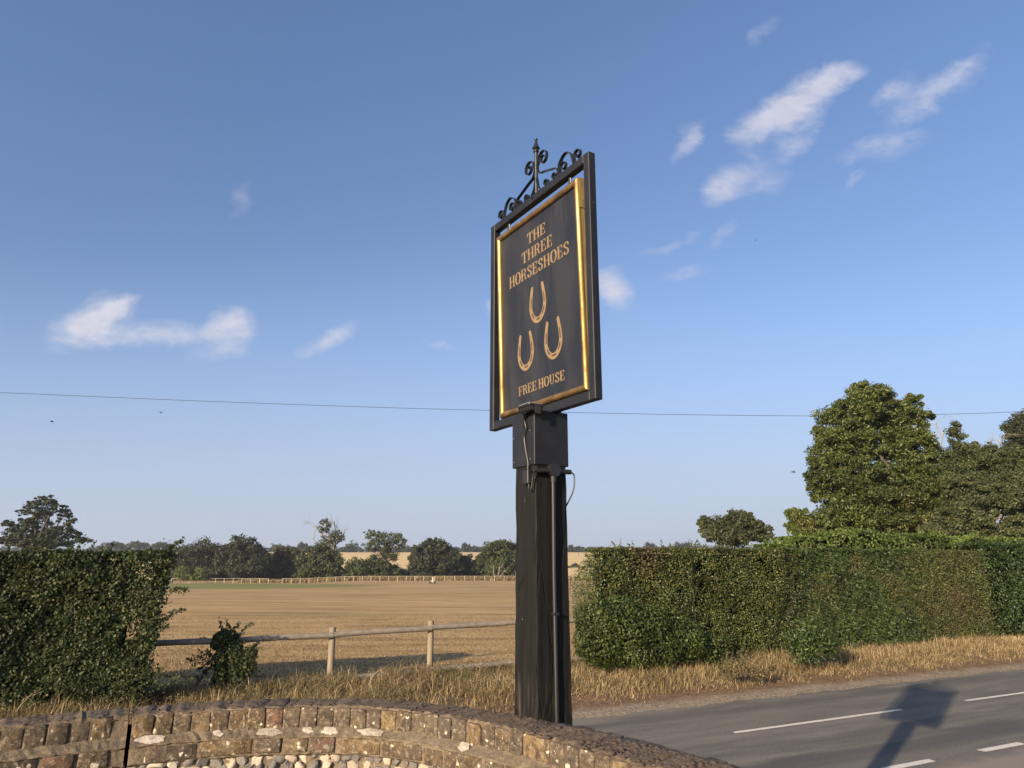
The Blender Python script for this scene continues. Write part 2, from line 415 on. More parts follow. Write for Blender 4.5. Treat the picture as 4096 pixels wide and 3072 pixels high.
def m_flint():
    m, t, b, oc = mat('flint')
    oi = t.new('ShaderNodeObjectInfo')
    c = t.ramp(oi.outputs['Random'], [(0, (.05, .05, .055)), (.3, (.10, .095, .09)), (.45, (.36, .30, .22)), (.7, (.48, .42, .33)), (.85, (.26, .21, .16)), (1, (.40, .27, .14))], 'CONSTANT')
    n = t.noise(oc, 24, 4, .6)
    c = t.mix(t.maprange(n, .46, .6), c, t.mix(.5, c, (.5, .45, .37)))
    setp(t, b, c, t.maprange(n, .4, .6, .35, .8), 0, .5, n, .4, .01)
    return m
M['flint'] = m_flint()
M['moss'] = simple('dry_moss', (.090, .062, .048), .98, nscale=30, c2=(.028, .021, .018), bs=.9, bd=.006)

def m_road():
    m, t, b, oc = mat('asphalt')
    g = t.new('ShaderNodeNewGeometry'); pos = g.outputs['Position']
    al = t.mapping(pos, (1, 1, 1), (0, 0, -R(26.5)))         # x along the road, y across it
    grain = t.noise(pos, 75, 3, .7); st = t.noise(t.mapping(al, (.35, 2.4, 1)), 1, 4, .6, .3)
    big = t.noise(t.mapping(al, (.25, .8, 1)), .8, 4, .6)
    c = t.mix(t.maprange(st, .38, .62), (.118, .107, .087), (.182, .164, .132))
    c = t.mix(t.math('MULTIPLY', t.maprange(big, .46, .64), .55), c, (.080, .074, .064))
    chips = t.new('ShaderNodeTexVoronoi'); chips.inputs['Scale'].default_value = 62; t.link(pos, chips.inputs[0])
    cs = t.new('ShaderNodeSeparateColor'); t.link(chips.outputs['Color'], cs.inputs[0])
    cf = t.math('MULTIPLY', t.maprange(cs.outputs[0], .72, .95), t.maprange(chips.outputs['Distance'], .45, .25))
    c = t.mix(t.math('MULTIPLY', cf, .45), c, (.32, .29, .24))
    g2 = t.noise(pos, 28, 5, .75)
    c = t.mix(t.math('MULTIPLY', t.maprange(g2, .50, .64), .5), c, (.060, .055, .047))
    c = t.mix(t.math('MULTIPLY', t.maprange(g2, .46, .36), .4), c, (.26, .235, .19))
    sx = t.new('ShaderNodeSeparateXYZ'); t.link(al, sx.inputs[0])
    # darker wheel tracks; last band paints in soft road shadow (across coordinate n)
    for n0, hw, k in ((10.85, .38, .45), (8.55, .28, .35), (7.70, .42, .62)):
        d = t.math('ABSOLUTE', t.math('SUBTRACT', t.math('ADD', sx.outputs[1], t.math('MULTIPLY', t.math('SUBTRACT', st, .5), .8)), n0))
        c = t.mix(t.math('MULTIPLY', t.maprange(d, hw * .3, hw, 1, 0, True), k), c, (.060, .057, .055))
    nl = t.math('ADD', sx.outputs[1], t.math('MULTIPLY', t.math('SUBTRACT', t.noise(pos, 2.5, 3), .5), .5))
    c = t.mix(t.maprange(nl, 6.85, 6.6), c, t.mix(t.maprange(grain, .4, .65), (.17, .145, .115), (.30, .25, .19)))
    setp(t, b, c, .82, 0, .35, grain, .55, .006)
    return m
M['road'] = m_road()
def m_mark():
    m, t, b, oc = mat('worn_white_road_paint')
    g = t.new('ShaderNodeNewGeometry'); pos = g.outputs['Position']
    n = t.noise(pos, 38, 4, .7)
    c = t.mix(t.maprange(n, .56, .66), (.62, .58, .49), (.26, .235, .20))
    setp(t, b, c, .7, 0, .3, n, .4, .004)
    return m
M['paint'] = m_mark()

def m_ground():
    m, t, b, oc = mat('field_and_verge_ground')
    g = t.new('ShaderNodeNewGeometry'); pos = g.outputs['Position']
    s = t.new('ShaderNodeSeparateXYZ'); t.link(pos, s.inputs[0])
    al = t.new('ShaderNodeSeparateXYZ'); t.link(t.mapping(pos, (1, 1, 1), (0, 0, -R(26.5))), al.inputs[0])
    nn = al.outputs[1]
    a = t.noise(t.mapping(pos, (.45, 1, 1)), 1.3, 6, .72); bb = t.noise(t.mapping(pos, (.35, 1, 1)), .10, 5, .65, .3); cc = t.noise(pos, 14, 4, .7)
    dry = t.mix(t.maprange(bb, .36, .64), (.47, .315, .145), (.31, .195, .085))
    dry = t.mix(t.math('MULTIPLY', t.maprange(a, .42, .66), .65), dry, (.46, .32, .155))
    dry = t.mix(t.math('MULTIPLY', t.maprange(cc, .50, .66), .55), dry, (.20, .125, .055))
    sk = t.noise(t.mapping(pos, (.22, 1.4, 1)), .55, 5, .7, .4)
    dry = t.mix(t.math('MULTIPLY', t.maprange(sk, .50, .60), .6), dry, (.47, .33, .17))
    dry = t.mix(t.math('MULTIPLY', t.maprange(sk, .48, .40), .6), dry, (.20, .115, .05))
    gz = t.noise(t.mapping(pos, (.1, .35, 1)), .5, 4, .6)
    dry = t.mix(t.math('MULTIPLY', t.maprange(gz, .55, .68), .35), dry, (.22, .20, .08))
    # watered green square
    ex = t.math('DIVIDE', t.math('ADD', s.outputs[0], 50.0), 31.0); ey = t.math('DIVIDE', t.math('SUBTRACT', s.outputs[1], 112.0), 22.0)
    rr = t.math('ADD', t.math('MULTIPLY', ex, ex), t.math('MULTIPLY', ey, ey))
    rr = t.math('ADD', rr, t.math('MULTIPLY', t.math('SUBTRACT', t.noise(t.mapping(pos, (.04, .25, 1)), 1, 3), .5), 1.7))
    gf = t.maprange(rr, .75, 1.05, 1, 0, True)
    dry = t.mix(t.math('MULTIPLY', gf, .88), dry, t.mix(a, (.12, .15, .035), (.22, .22, .07)))
    rgh = t.maprange(s.outputs[1], 150, 162)
    dry = t.mix(t.math('MULTIPLY', rgh, .35), dry, (.40, .31, .18))
    # stubble beyond the valley
    gold = t.mix(t.maprange(t.noise(t.mapping(pos, (.02, .12, 1)), 1, 4), .35, .65), (.66, .49, .24), (.54, .38, .18))
    dry = t.mix(t.maprange(s.outputs[1], 185, 205), dry, gold)
    scrub = t.maprange(s.outputs[1], 520, 560)
    dry = t.mix(scrub, dry, (.10, .10, .05))
    # verge: gravel, soil, then dry litter
    soil = t.mix(t.maprange(cc, .4, .64), (.21, .135, .08), (.10, .066, .042))
    grv = t.new('ShaderNodeTexVoronoi'); grv.inputs['Scale'].default_value = 30; t.link(pos, grv.inputs[0])
    gs = t.new('ShaderNodeSeparateColor'); t.link(grv.outputs['Color'], gs.inputs[0])
    gravel = t.mix(gs.outputs[0], (.15, .115, .08), (.36, .29, .21))
    nw = t.math('ADD', nn, t.math('MULTIPLY', t.math('SUBTRACT', t.noise(pos, 1.6, 4), .5), .7))
    v1 = t.mix(t.maprange(nw, 11.75, 12.1), gravel, soil)
    litter = t.mix(t.maprange(a, .35, .65), (.27, .19, .105), (.13, .092, .055))
    v1 = t.mix(t.maprange(nw, 12.6, 13.3), v1, litter)
    c = t.mix(t.maprange(nw, 15.3, 16.3), v1, dry)
    setp(t, b, c, .95, 0, .15, t.math('ADD', cc, t.math('MULTIPLY', a, 1.2)), .8, .05)
    return m
M['ground'] = m_ground()
def m_grass(name, stops):
    m, t, b, oc = mat(name)
    gi = t.new('ShaderNodeNewGeometry')
    c = t.ramp(gi.outputs['Random Per Island'], stops)
    p = t.maprange(t.noise(gi.outputs['Position'], 1.1, 3), .4, .6)
    c = t.mix(t.math('MULTIPLY', p, .75), c, t.mix(.5, c, (.11, .085, .04)))
    setp(t, b, c, .7, 0, .25)
    tr = t.new('ShaderNodeBsdfTranslucent'); t.link(c, tr.inputs[0])
    mx = t.new('ShaderNodeMixShader'); mx.inputs[0].default_value = .25
    t.link(b.outputs[0], mx.inputs[1]); t.link(tr.outputs[0], mx.inputs[2]); t.link(mx.outputs[0], t.n['Material Output'].inputs[0])
    return m
M['drygrass'] = m_grass('dry_grass', [(0, (.09, .07, .035)), (.35, (.21, .155, .075)), (.7, (.36, .26, .135)), (.88, (.50, .38, .21)), (.95, (.08, .085, .028)), (1, (.12, .11, .04))])
M['straw'] = m_grass('pale_straw', [(0, (.42, .30, .15)), (.6, (.58, .43, .24)), (1, (.70, .56, .35))])
M['weed'] = leaf_mat('verge_weed_leaves', [(0, (.045, .050, .018)), (.7, (.10, .10, .035)), (1, (.20, .16, .075))], [(0, (.12, .085, .042)), (1, (.22, .16, .09))], .9, .2, .6, .3)

# ------------------------------------------------------------------ ground and road
CS, SN = math.cos(R(26.5)), math.sin(R(26.5))
def sn2xy(s_, n_): return s_ * CS - n_ * SN, s_ * SN + n_ * CS
def xy2sn(x, y): return x * CS + y * SN, -x * SN + y * CS
YK = [-4000, 18, 165, 200, 300, 500, 560, 700, 1500, 4500]
ZK = [0.2, .2, -1.7, -1.5, .1, 8.3, 9.2, 9.4, 5, -10]
def zfield(y): return np.interp(y, YK, ZK)
def zground(x, y):
    s_, n_ = xy2sn(np.asarray(x, float), np.asarray(y, float))
    zv = np.interp(n_, [-1e4, 11.4, 12.3, 13.2, 15.3], [0, 0, .04, .16, .22])
    f = np.clip((n_ - 15.3) / 3.0, 0, 1)
    x = np.asarray(x, float); y = np.asarray(y, float)
    drop = .5 * np.clip((-x - 36) / 10, 0, 1) * np.clip((y - 138) / 14, 0, 1) * np.clip((330 - y) / 60, 0, 1)
    return zv * (1 - f) + zfield(y) * f - drop
ns = np.concatenate([[-300, -100, -30, 0, 4, 8], np.arange(11.0, 16.6, .28), np.geomspace(17, 4200, 90)])
ss = np.concatenate([-np.geomspace(4000, 31, 40), np.arange(-30, 45, .8), np.geomspace(46, 4000, 40)])
SS, NN = np.meshgrid(ss, ns)
XX, YY = sn2xy(SS, NN); ZZ = zground(XX, YY)
bump_ = np.where((NN > 12.4) & (NN < 15.4), .03 * np.sin(SS * 2.1 + NN) * np.sin(NN * 3.3 + SS * .7), 0)
V = np.stack([XX, YY, ZZ + bump_ - .004], -1).reshape(-1, 3)
nc = len(ss); i_, j_ = np.meshgrid(np.arange(nc - 1), np.arange(len(ns) - 1)); k_ = (j_ * nc + i_).ravel()
F = np.stack([k_, k_ + 1, k_ + nc + 1, k_ + nc], -1)
link('ground', np_mesh('ground', V, F, True), M['ground'], kind='structure', label='parched tan field, dry verge and stubble hill beyond')

# road sheet with a slightly ragged far edge
se = np.concatenate([[-900, -300, -90, -40], np.arange(-30, 60, .35), [75, 110, 250, 900]])
edge = 11.38 + .05 * np.sin(se * 3.1) + .035 * np.sin(se * 7.7 + 1) + .02 * rng.standard_normal(len(se))
vr = []; 
for s_, e_ in zip(se, edge):
    for n_ in (3.6, 7.0, 9.4, e_):
        x, y = sn2xy(s_, n_); vr.append((x, y, .0 if n_ < e_ else .002))
fr = [(a * 4 + b, (a + 1) * 4 + b, (a + 1) * 4 + b + 1, a * 4 + b + 1) for a in range(len(se) - 1) for b in range(3)]
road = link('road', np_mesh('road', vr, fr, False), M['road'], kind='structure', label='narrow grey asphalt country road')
def mark(name, s0, s1, n0, wd):
    k = max(3, int((s1 - s0) / .12)); vv = []
    for i in range(k + 1):
        s_ = s0 + (s1 - s0) * i / k
        j = .93 if i in (0, k) else 1
        for sgn in (-1, 1):
            x, y = sn2xy(s_ + (random.uniform(-.02, .02) if i in (0, k) else 0), n0 + sgn * (wd / 2 * j + random.uniform(-.004, .004)))
            vv.append((x, y, .006))
    ff = [(2 * i, 2 * i + 2, 2 * i + 3, 2 * i + 1) for i in range(k)]
    return link(name, np_mesh(name, vv, ff), M['paint'], road)
x0, y0 = 1.332 * E, 4.635 * E
s0 = xy2sn(x0, y0)[0]
for i in range(-3, 9): mark('centre_line_mark', s0 + i * 5.95, s0 + i * 5.95 + 4.03, 3.555 * E, .10)
se0 = xy2sn(2.178 * E, 4.016 * E)[0]
for i in range(-9, 14): mark('edge_line_mark', se0 - 1.0 + i * 2.1, se0 + i * 2.1, 2.637 * E, .13)
# ------------------------------------------------------------------ pub sign
SX = Vector((.51956, -.85444, 0)); SL = Vector((-.13325, 4.1, 0)); SROT = math.atan2(SX.y, SX.x)
# local frame: X along the sign to its near end, Y away from the lit face, Z height above the road
sign = empty('pub_sign', (SL.x, SL.y, 0), SROT, label='tall black post carrying a framed charcoal sign lettered THE THREE HORSESHOES', cat='pub sign')
def spart(mb, name, m, parent=None, smooth=False, **kw): return mb.build(name, m, parent or sign, smooth, **kw)
PXC, PYC = .536, .003
mb = MB(); zs = [-.5, 0, .8, 1.6, 2.2, 2.8, 3.2]
rr_ = [.104, .103, .1025, .102, .099, .095, .0935]
vv = []; ff = []; NP = 5
for z, h in zip(np.linspace(-.5, 3.3, 40), np.interp(np.linspace(-.5, 3.3, 40), zs, rr_)):
    ring = []
    c_ = .006
    base = [(-h + c_, -h), (h - c_, -h), (h, -h + c_), (h, h - c_), (h - c_, h), (-h + c_, h), (-h, h - c_), (-h, -h + c_)]
    for (a, b) in base:
        j = .0022
        ring.append((PXC + a + random.uniform(-j, j), PYC + b + random.uniform(-j, j), z))
    vv += ring
for i in range(39):
    for k in range(8):
        a = i * 8 + k; b = i * 8 + (k + 1) % 8; ff.append((a, b, b + 8, a + 8))
ff.append(tuple(39 * 8 + k for k in range(8)))
mb.add(vv, ff); spart(mb, 'post', M['post'])
# housing box near the top of the post
mb = MB().box(.424, .636, -.1005, .108, 3.115, 3.393, .003)
hb = spart(mb, 'post_cover_box', M['frame'])
for (x, z) in ((.44, 3.27), (.60, 3.29), (.445, 3.145), (.6, 3.145)):
    MB().disc_y((x, z), .0045, -.1035, -.099, 8).build('screw', M['screw'], hb)
# frame: four members
FW, FD = .046, .045
for nm, bx in (('frame_upright', (0, FW, 0, FD, 3.388, 4.690)), ('frame_upright', (1.0077 - FW, 1.0077, 0, FD, 3.388, 4.690)),
               ('frame_top_bar', (FW + .0005, 1.0077 - FW - .0005, .0006, FD - .0006, 4.642, 4.6895)), ('frame_bottom_bar', (FW + .0005, 1.0077 - FW - .0005, .0006, FD - .0006, 3.3885, 3.436))):
    spart(MB().box(*bx, .0035), nm, M['frame'])
spart(MB().disc_y((.478, 4.668), .006, -.002, .006, 10), 'bolt_hole', M['core'])
spart(MB().box(.40, .66, .006, .05, 3.3935, 3.3875, 0), 'bracket_plate', M['frame'])
# hanging board, its foot swung a little back
bd = bpy.data.objects.new('sign_board_pivot', None)
BW, BZ0, BZ1 = .838, 3.448, 4.580
BH = BZ1 - BZ0
mb = MB().box(-BW / 2 + .008, BW / 2 - .008, .012, .050, -BH + .008, -.008)
board = spart(mb, 'sign_board', M['board'])
board.location = (.505, -.006, BZ1); board.rotation_euler = (R(1.5), 0, 0)
for sx_, a, b_ in ((1, None, None),):
    pass
# gold mouldings: half round front with flat sides
def moulding(p, q, inward, mname='moulding'):
    """p, q: ends on the outer edge (x,z); inward: unit vector (x,z)"""
    d = Vector((q[0] - p[0], 0, q[1] - p[1])); L = d.length; d.normalize(); iw = Vector((inward[0], 0, inward[1]))
    prof = [(0, .055), (0, .012)] + [(.018 - .018 * math.cos(t), .010 - .020 * math.sin(t)) for t in np.linspace(0, math.pi, 11)] + [(.036, .0125)]
    vv = []; n = len(prof)
    for e, sg_ in ((Vector((p[0], 0, p[1])), 1), (Vector((q[0], 0, q[1])), -1)):
        for (w_, y_) in prof:
            vv.append(e + iw * w_ + Vector((0, y_, 0)) + d * sg_ * w_)      # mitred ends
    ff = [(i, i + 1, n + i + 1, n + i) for i in range(n - 1)]
    mb = MB().add(vv, ff); return mb
hx = BW / 2
for p, q, iw in (((-hx, 0), (hx, 0), (0, -1)), ((-hx, -BH), (hx, -BH), (0, 1)), ((-hx, 0), (-hx, -BH), (1, 0)), ((hx, 0), (hx, -BH), (-1, 0))):
    moulding(p, q, iw).build('moulding', M['gold'] if iw[0] else M['shaded_brass'], board, True)
mb = MB().box(hx - .004, hx + .001, .0125, .054, -BH + .001, -.001).box(-hx - .001, -hx + .004, .0125, .054, -BH + .001, -.001)
mb.box(-hx + .005, hx - .005, .0125, .054, -.003, .002).box(-hx + .005, hx - .005, .0125, .054, -BH - .002, -BH + .003)
mb.build('side_trim', M['goldside'], board)
mb = MB().box(hx + .002, hx + .005, .002, .056, -.17, -.004); sp_ = mb.build('joint_plate', M['goldside'], board)
for z in (-.03, -.045, -.13, -.15):
    MB().tube([(hx + .004, .018, z), (hx + .0075, .018, z)], .0035, 8).build('screw_head', M['screw'], board)
for x in (-.33, .30):       # hanging hooks
    spart(MB().tube([(.505 + x, .022, 4.65), (.505 + x + .008, .022, 4.625), (.505 + x - .008, .022, 4.60), (.505 + x, .022, 4.565)], .005, 6)
          .tube([(.505 + x + .016, .024, 4.65), (.505 + x + .012, .024, 4.6), (.505 + x + .016, .022, 4.565)], .003, 5), 'hanging_hook', M['iron'])

# serif lettering
TH, TN = .20, .075
def rect(x0, y0, x1, y1): return [(x0, y0), (x1, y0), (x1, y1), (x0, y1)]
def pen(pts, thick=TH, thin=TN):
    """ribbon whose width grows where the stroke runs upright"""
    L = []; Rr = []
    for i, p in enumerate(pts):
        a = np.array(pts[max(i - 1, 0)]); b = np.array(pts[min(i + 1, len(pts) - 1)]); d = b - a; d = d / (np.linalg.norm(d) + 1e-9)
        w_ = thin + (thick - thin) * abs(d[1]) ** 1.6
        n = np.array([-d[1], d[0]]) * w_ / 2
        L.append(tuple(np.array(p) + n)); Rr.append(tuple(np.array(p) - n))
    return [[L[i], L[i + 1], Rr[i + 1], Rr[i]] for i in range(len(pts) - 1)]
def arc(cx, cy, rx, ry, a0, a1, n=14): return [(cx + rx * math.cos(R(a)), cy + ry * math.sin(R(a))) for a in np.linspace(a0, a1, n)]
def stem(x, w_=TH): return [rect(x, 0, x + w_, 1), rect(x - .08, 0, x + w_ + .08, .05), rect(x - .08, .95, x + w_ + .08, 1)]
def gT(): return [rect(.31, 0, .31 + TH, 1), rect(.2, 0, .62, .05), rect(0, .93, .82, 1), [(0, .93), (0, .68), (.04, .68), (.14, .93)], [(.82, .93), (.82, .68), (.78, .68), (.68, .93)]], .82
def gH(): return stem(.08) + stem(.62) + [rect(.26, .47, .64, .54)], .90
def gE(): return stem(.08) + [rect(.2, 0, .72, .06), rect(.2, .94, .70, 1), rect(.2, .48, .52, .54), [(.72, 0), (.72, .30), (.68, .30), (.56, .05)], [(.70, 1), (.70, .72), (.66, .72), (.54, .95)], [(.52, .36), (.56, .36), (.56, .66), (.52, .66)]], .76
def gF(): return stem(.08) + [rect(.2, .94, .70, 1), rect(.2, .46, .50, .52), [(.70, 1), (.70, .72), (.66, .72), (.54, .95)], [(.48, .34), (.52, .34), (.52, .66), (.48, .66)]], .72
def gR(): return stem(.08) + pen([(.26, .965)] + arc(.46, .735, .20, .23, 90, -90) + [(.26, .505)], .19, .07) + pen([(.46, .5), (.56, .44), (.62, .3), (.66, .1), (.74, .03), (.84, .06)], .17, .06), .86
def gO(): return pen(arc(.43, .5, .34, .485, 90, 450, 34), .22, .05), .86
def gU(): return [rect(.08, .35, .08 + TH, 1), rect(0, .95, .36, 1), rect(.52, .95, .82, 1)] + pen([(.18, .4)] + arc(.425, .33, .245, .30, 180, 330, 14) + [(.67, .38), (.67, .97)], .10, .07), .84
def gS(): return pen([(.62, .70), (.61, .82)] + arc(.39, .745, .24, .225, 40, 180, 12) + [(.20, .66), (.32, .56), (.48, .47), (.58, .36)] + arc(.37, .25, .23, .225, 10, -150, 14) + [(.11, .30)], .20, .07) + [[(.58, .70), (.66, .70), (.64, .97), (.60, .97)], [(.09, .04), (.13, .03), (.14, .31), (.08, .31)]], .74
GL = {'T': gT, 'H': gH, 'E': gE, 'F': gF, 'R': gR, 'O': gO, 'U': gU, 'S': gS}
def text(word, cx, zb, cap, width):
    """word centred at cx on the board, baseline zb (board coordinates), set to width"""
    x = 0; polys = []
    for ch in word:
        if ch == ' ': x += .30; continue
        g, adv = GL[ch]()
        for p in g: polys.append([(a + x, b) for a, b in p])
        x += adv + .07
    tot = x - .07; sx = width / tot
    mb = MB(); k = 0
    for p in polys:
        k += 1; y0_, y1_ = .0122, .0108 - (k % 9) * .00009
        q = [(cx - width / 2 + a * sx, b * cap + zb) for a, b in p]
        n = len(q)
        ar = sum(q[i][0] * q[(i + 1) % n][1] - q[(i + 1) % n][0] * q[i][1] for i in range(n))
        if ar < 0: q = q[::-1]
        vv = [(a, y1_, b) for a, b in q] + [(a, y0_, b) for a, b in q]
        mb.add(vv, [tuple(range(n))] + [(i, i + n, (i + 1) % n + n, (i + 1) % n) for i in range(n)])
    return mb.build('lettering', M['letter'], board)
for word, cx, za, zb_, wd in (('THE', -.002, 4.406, 4.472, .186), ('THREE', -.003, 4.308, 4.376, .308), ('HORSESHOES', 0, 4.206, 4.277, .602), ('FREE HOUSE', -.006, 3.545, 3.598, .444)):
    text(word, cx, za - BZ1, zb_ - za, wd)
def horseshoe(cx, cz, wd, ht):
    """open end up; centre of the bounding box"""
    prof = []
    nh = 40
    for i in range(nh + 1):
        t = i / nh
        a = R(150 - (150 + 210 - 120) * 0)
        pass
    pts = []
    for i in range(49):
        q = (i / 48 - .5) * 2            # -1 .. 1 along the shoe
        ang = q * R(152)
        # superellipse like U: straight branches leaning slightly in
        x = math.sin(ang) * .5 * (1 if abs(q) < .5 else 1) ; z = -math.cos(ang) * .5
        if abs(q) > .52:
            e = (abs(q) - .52) / .48
            x = math.copysign(.5 - .14 * e ** 1.6, q); z = -.5 * math.cos(R(152) * .52) + e * .62
        pts.append((x, z))
    zz = [p[1] for p in pts]; z0, z1 = min(zz), max(zz)
    wid = [(.20 - .06 * abs(i / 24 - 1) ** 1.4) for i in range(49)]
    L = []; Rr = []; C_ = []
    W = wd * .80; H = ht * .92
    P = [np.array((cx + p[0] * W, cz + ((p[1] - z0) / (z1 - z0) - .5) * H)) for p in pts]
    for i in range(49):
        d = P[min(i + 1, 48)] - P[max(i - 1, 0)]; d /= np.linalg.norm(d); n = np.array((-d[1], d[0])) * wid[i] * wd / 2 * .98
        L.append(P[i] + n); Rr.append(P[i] - n); C_.append((P[i], n))
    mb = MB()
    vv = []
    for i in range(49):
        vv += [(L[i][0], .0105, L[i][1]), (Rr[i][0], .0105, Rr[i][1])]
    # round tips
    ff = [(2 * i, 2 * i + 1, 2 * i + 3, 2 * i + 2) for i in range(48)]
    mb.add(vv, ff)
    for e in (0, 48):
        r_ = np.linalg.norm(C_[e][1]); c = P[e]
        mb.add([(c[0] + r_ * math.cos(t), .01045, c[1] + r_ * math.sin(t)) for t in np.linspace(0, 2 * math.pi, 12, endpoint=False)], [tuple(range(12))])
    hs = mb.build('horseshoe', M['letter'], board)
    g = MB()                                    # dark nail slots
    for a, b in ((5, 11), (14, 19), (22, 27), (30, 35), (37, 43)):
        seg = []
        for i in range(a, b + 1):
            o = C_[i][1] * .22
            seg.append((P[i] + o * 1.0, C_[i][1] * .22))
        vv = []
        for c, n in seg: vv += [(c[0] + n[0], .0099, c[1] + n[1]), (c[0] - n[0], .0099, c[1] - n[1])]
        g.add(vv, [(2 * i, 2 * i + 1, 2 * i + 3, 2 * i + 2) for i in range(len(seg) - 1)])
    g2 = MB(); g2.v = g.v; g2.f = g.f
    o = g2.build('horseshoe_slots', M['board'], board)
for cx, z0_, z1_ in ((-.009, 3.924, 4.136), (.127, 3.684, 3.893), (-.144, 3.684, 3.891)):
    horseshoe(cx, (z0_ + z1_) / 2 - BZ1, .175, z1_ - z0_)

# wrought iron scrollwork along the top
YM = FD / 2
def ribbon(pts, wd=.019, th=.0042, taper=True):
    pts = [np.array(p, float) for p in pts]; n = len(pts); vv = []
    for i, p in enumerate(pts):
        d = pts[min(i + 1, n - 1)] - pts[max(i - 1, 0)]; d /= (np.linalg.norm(d) + 1e-9)
        nn_ = np.array((-d[1], d[0])) * th / 2
        for sx_, sy_ in ((1, -1), (1, 1), (-1, 1), (-1, -1)):
            q = p + nn_ * sx_; vv.append((q[0], YM + sy_ * wd / 2, q[1]))
    ff = [(i * 4 + k, i * 4 + (k + 1) % 4, (i + 1) * 4 + (k + 1) % 4, (i + 1) * 4 + k) for i in range(n - 1) for k in range(4)]
    ff += [(0, 3, 2, 1), tuple((n - 1) * 4 + k for k in range(4))]
    return vv, ff
def spline(pts, k=8):
    P = [np.array(p, float) for p in pts]; P = [2 * P[0] - P[1]] + P + [2 * P[-1] - P[-2]]; out = []
    for i in range(1, len(P) - 2):
        for t in np.linspace(0, 1, k, endpoint=False):
            a, b, c, d = P[i - 1:i + 3]
            out.append(.5 * ((2 * b) + (-a + c) * t + (2 * a - 5 * b + 4 * c - d) * t * t + (-a + 3 * b - 3 * c + d) * t ** 3))
    out.append(P[-2]); return out
def curl(cx, cz, r0, r1, a0, turns, n=26):
    return [(cx + (r0 + (r1 - r0) * i / n) * math.cos(R(a0 + turns * 360 * i / n)), cz + (r0 + (r1 - r0) * i / n) * math.sin(R(a0 + turns * 360 * i / n))) for i in range(n + 1)]
ZT = 4.690; FX = .490
for sg_ in (1, -1):
    def mir(pts): return [(FX + sg_ * p[0], p[1]) for p in pts]
    paths = []
    big = curl(.083, 4.893, .012, .048, -60, 1.25)[:-1]          # ends pointing left at 180+... next to the spike
    big = list(reversed(curl(.075, 4.888, .052, .012, 150, -1.45)))
    tail = spline([(.030, 4.914 - .02), (.014, 4.86), (.030, 4.815), (.085, 4.797), (.15, 4.776), (.205, 4.755), (.222, 4.715), (.228, 4.692)])
    c1 = curl(.073, 4.890, .050, .013, 165, -1.35)
    paths.append(list(reversed(c1)) + tail[2:])
    # arch with an inner curl, then the outer end curl
    c2_ = curl(.400, 4.738, .034, .011, 200, -1.15)
    arch = spline([(.222, 4.70), (.232, 4.765), (.285, 4.803), (.338, 4.775), (.366, 4.692)])
    paths.append(arch); paths.append([(.362, 4.693)] + c2_)
    paths.append([(.237, 4.693), (.237, 4.72)] + curl(.270, 4.733, .032, .012, 175, -1.0))
    paths.append([(.196, 4.693)] + curl(.180, 4.718, .021, .011, 0, .85))
    paths.append([(.117, 4.693)] + curl(.100, 4.718, .021, .011, 0, .85))
    paths.append(spline([(.008, 4.79), (.018, 4.74), (.045, 4.705), (.062, 4.694)]))
    for p in paths:
        vv, ff = ribbon(mir(p)); spart(MB().add(vv, ff), 'iron_scroll', M['iron'])
prof = [(.0105, 4.69), (.0105, 4.962), (.017, 4.966), (.017, 4.972), (.010, 4.975), (.024, 4.990), (.015, 5.005), (.008, 5.032), (.006, 5.040), (.0105, 5.046), (.0105, 5.052), (.004, 5.057)]
spart(MB().tube([(FX, YM, z) for r_, z in prof], [r_ for r_, z in prof], 10), 'finial', M['iron'], None, True)

# flood light on the cover box with its cable, driver and conduit
fl = MB()
fl.box(.575, .69, -.165, -.075, 3.400, 3.412, .003)
flo = spart(fl, 'floodlight', M['lampblack'])
flo.rotation_euler = (0, 0, 0)
g = MB()
for i in range(7): g.box(.581 + i * .0165, .586 + i * .0165, -.160, -.080, 3.378, 3.3995)
g.build('heat_sink', M['lampblack'], flo)
MB().box(.582, .683, -.158, -.082, 3.4125, 3.4155).build('lens', simple('lamp_glass', (.25, .26, .27), .15), flo)
MB().box(.570, .574, -.13, -.098, 3.30, 3.41).build('bracket_arm', M['lampblack'], flo); MB().box(.691, .695, -.13, -.098, 3.36, 3.41).build('bracket_arm', M['lampblack'], flo)
cab = spline([(.625, -.125, 3.38), (.59, -.135, 3.372), (.575, -.12, 3.345), (.578, -.112, 3.30), (.555, -.108, 3.262), (.565, -.107, 3.20), (.585, -.106, 3.13), (.588, -.108, 3.10)], 6)
spart(MB().tube(cab, .0042, 6), 'lamp_cable', M['rubber'], None, True)
spart(MB().box(.556, .606, -.122, -.094, 3.022, 3.092, .003).tube([(.588, -.109, 3.09), (.588, -.109, 3.112)], .007, 8), 'cable_driver', M['rubber'])
cab = spline([(.598, -.11, 3.02), (.606, -.115, 2.995), (.625, -.115, 2.99), (.634, -.112, 3.03), (.64, -.112, 3.06), (.655, -.113, 3.082)], 6)
spart(MB().tube(cab, .004, 6), 'lower_cable', M['rubber'], None, True)
RX = .650
spart(MB().tube([(RX, -.113, 3.083), (RX, -.10, 3.083), (RX, -.10, 3.083), (RX, -.03, 3.085)], [.010, .010, .0135, .0125], 10), 'conduit_arm', M['rubber'], None, True)
spart(MB().tube([(RX, .03, 3.086), (RX, .108, 3.087)], .0125, 10), 'conduit_arm', M['rubber'], None, True)
spart(MB().tube([(RX - .014, .004, 3.09), (RX + .018, .004, 3.09)], .033, 20).tube([(RX, .002, 3.06), (RX, .002, 3.03)], [.014, .014], 12), 'junction_box', M['rubber'], None, False)
spart(MB().tube([(RX, .001, 3.06), (RX - .004, .001, 2.6), (RX, .003, 1.9), (RX + .002, .004, .1)], .0105, 12), 'conduit', M['rubber'], None, True)
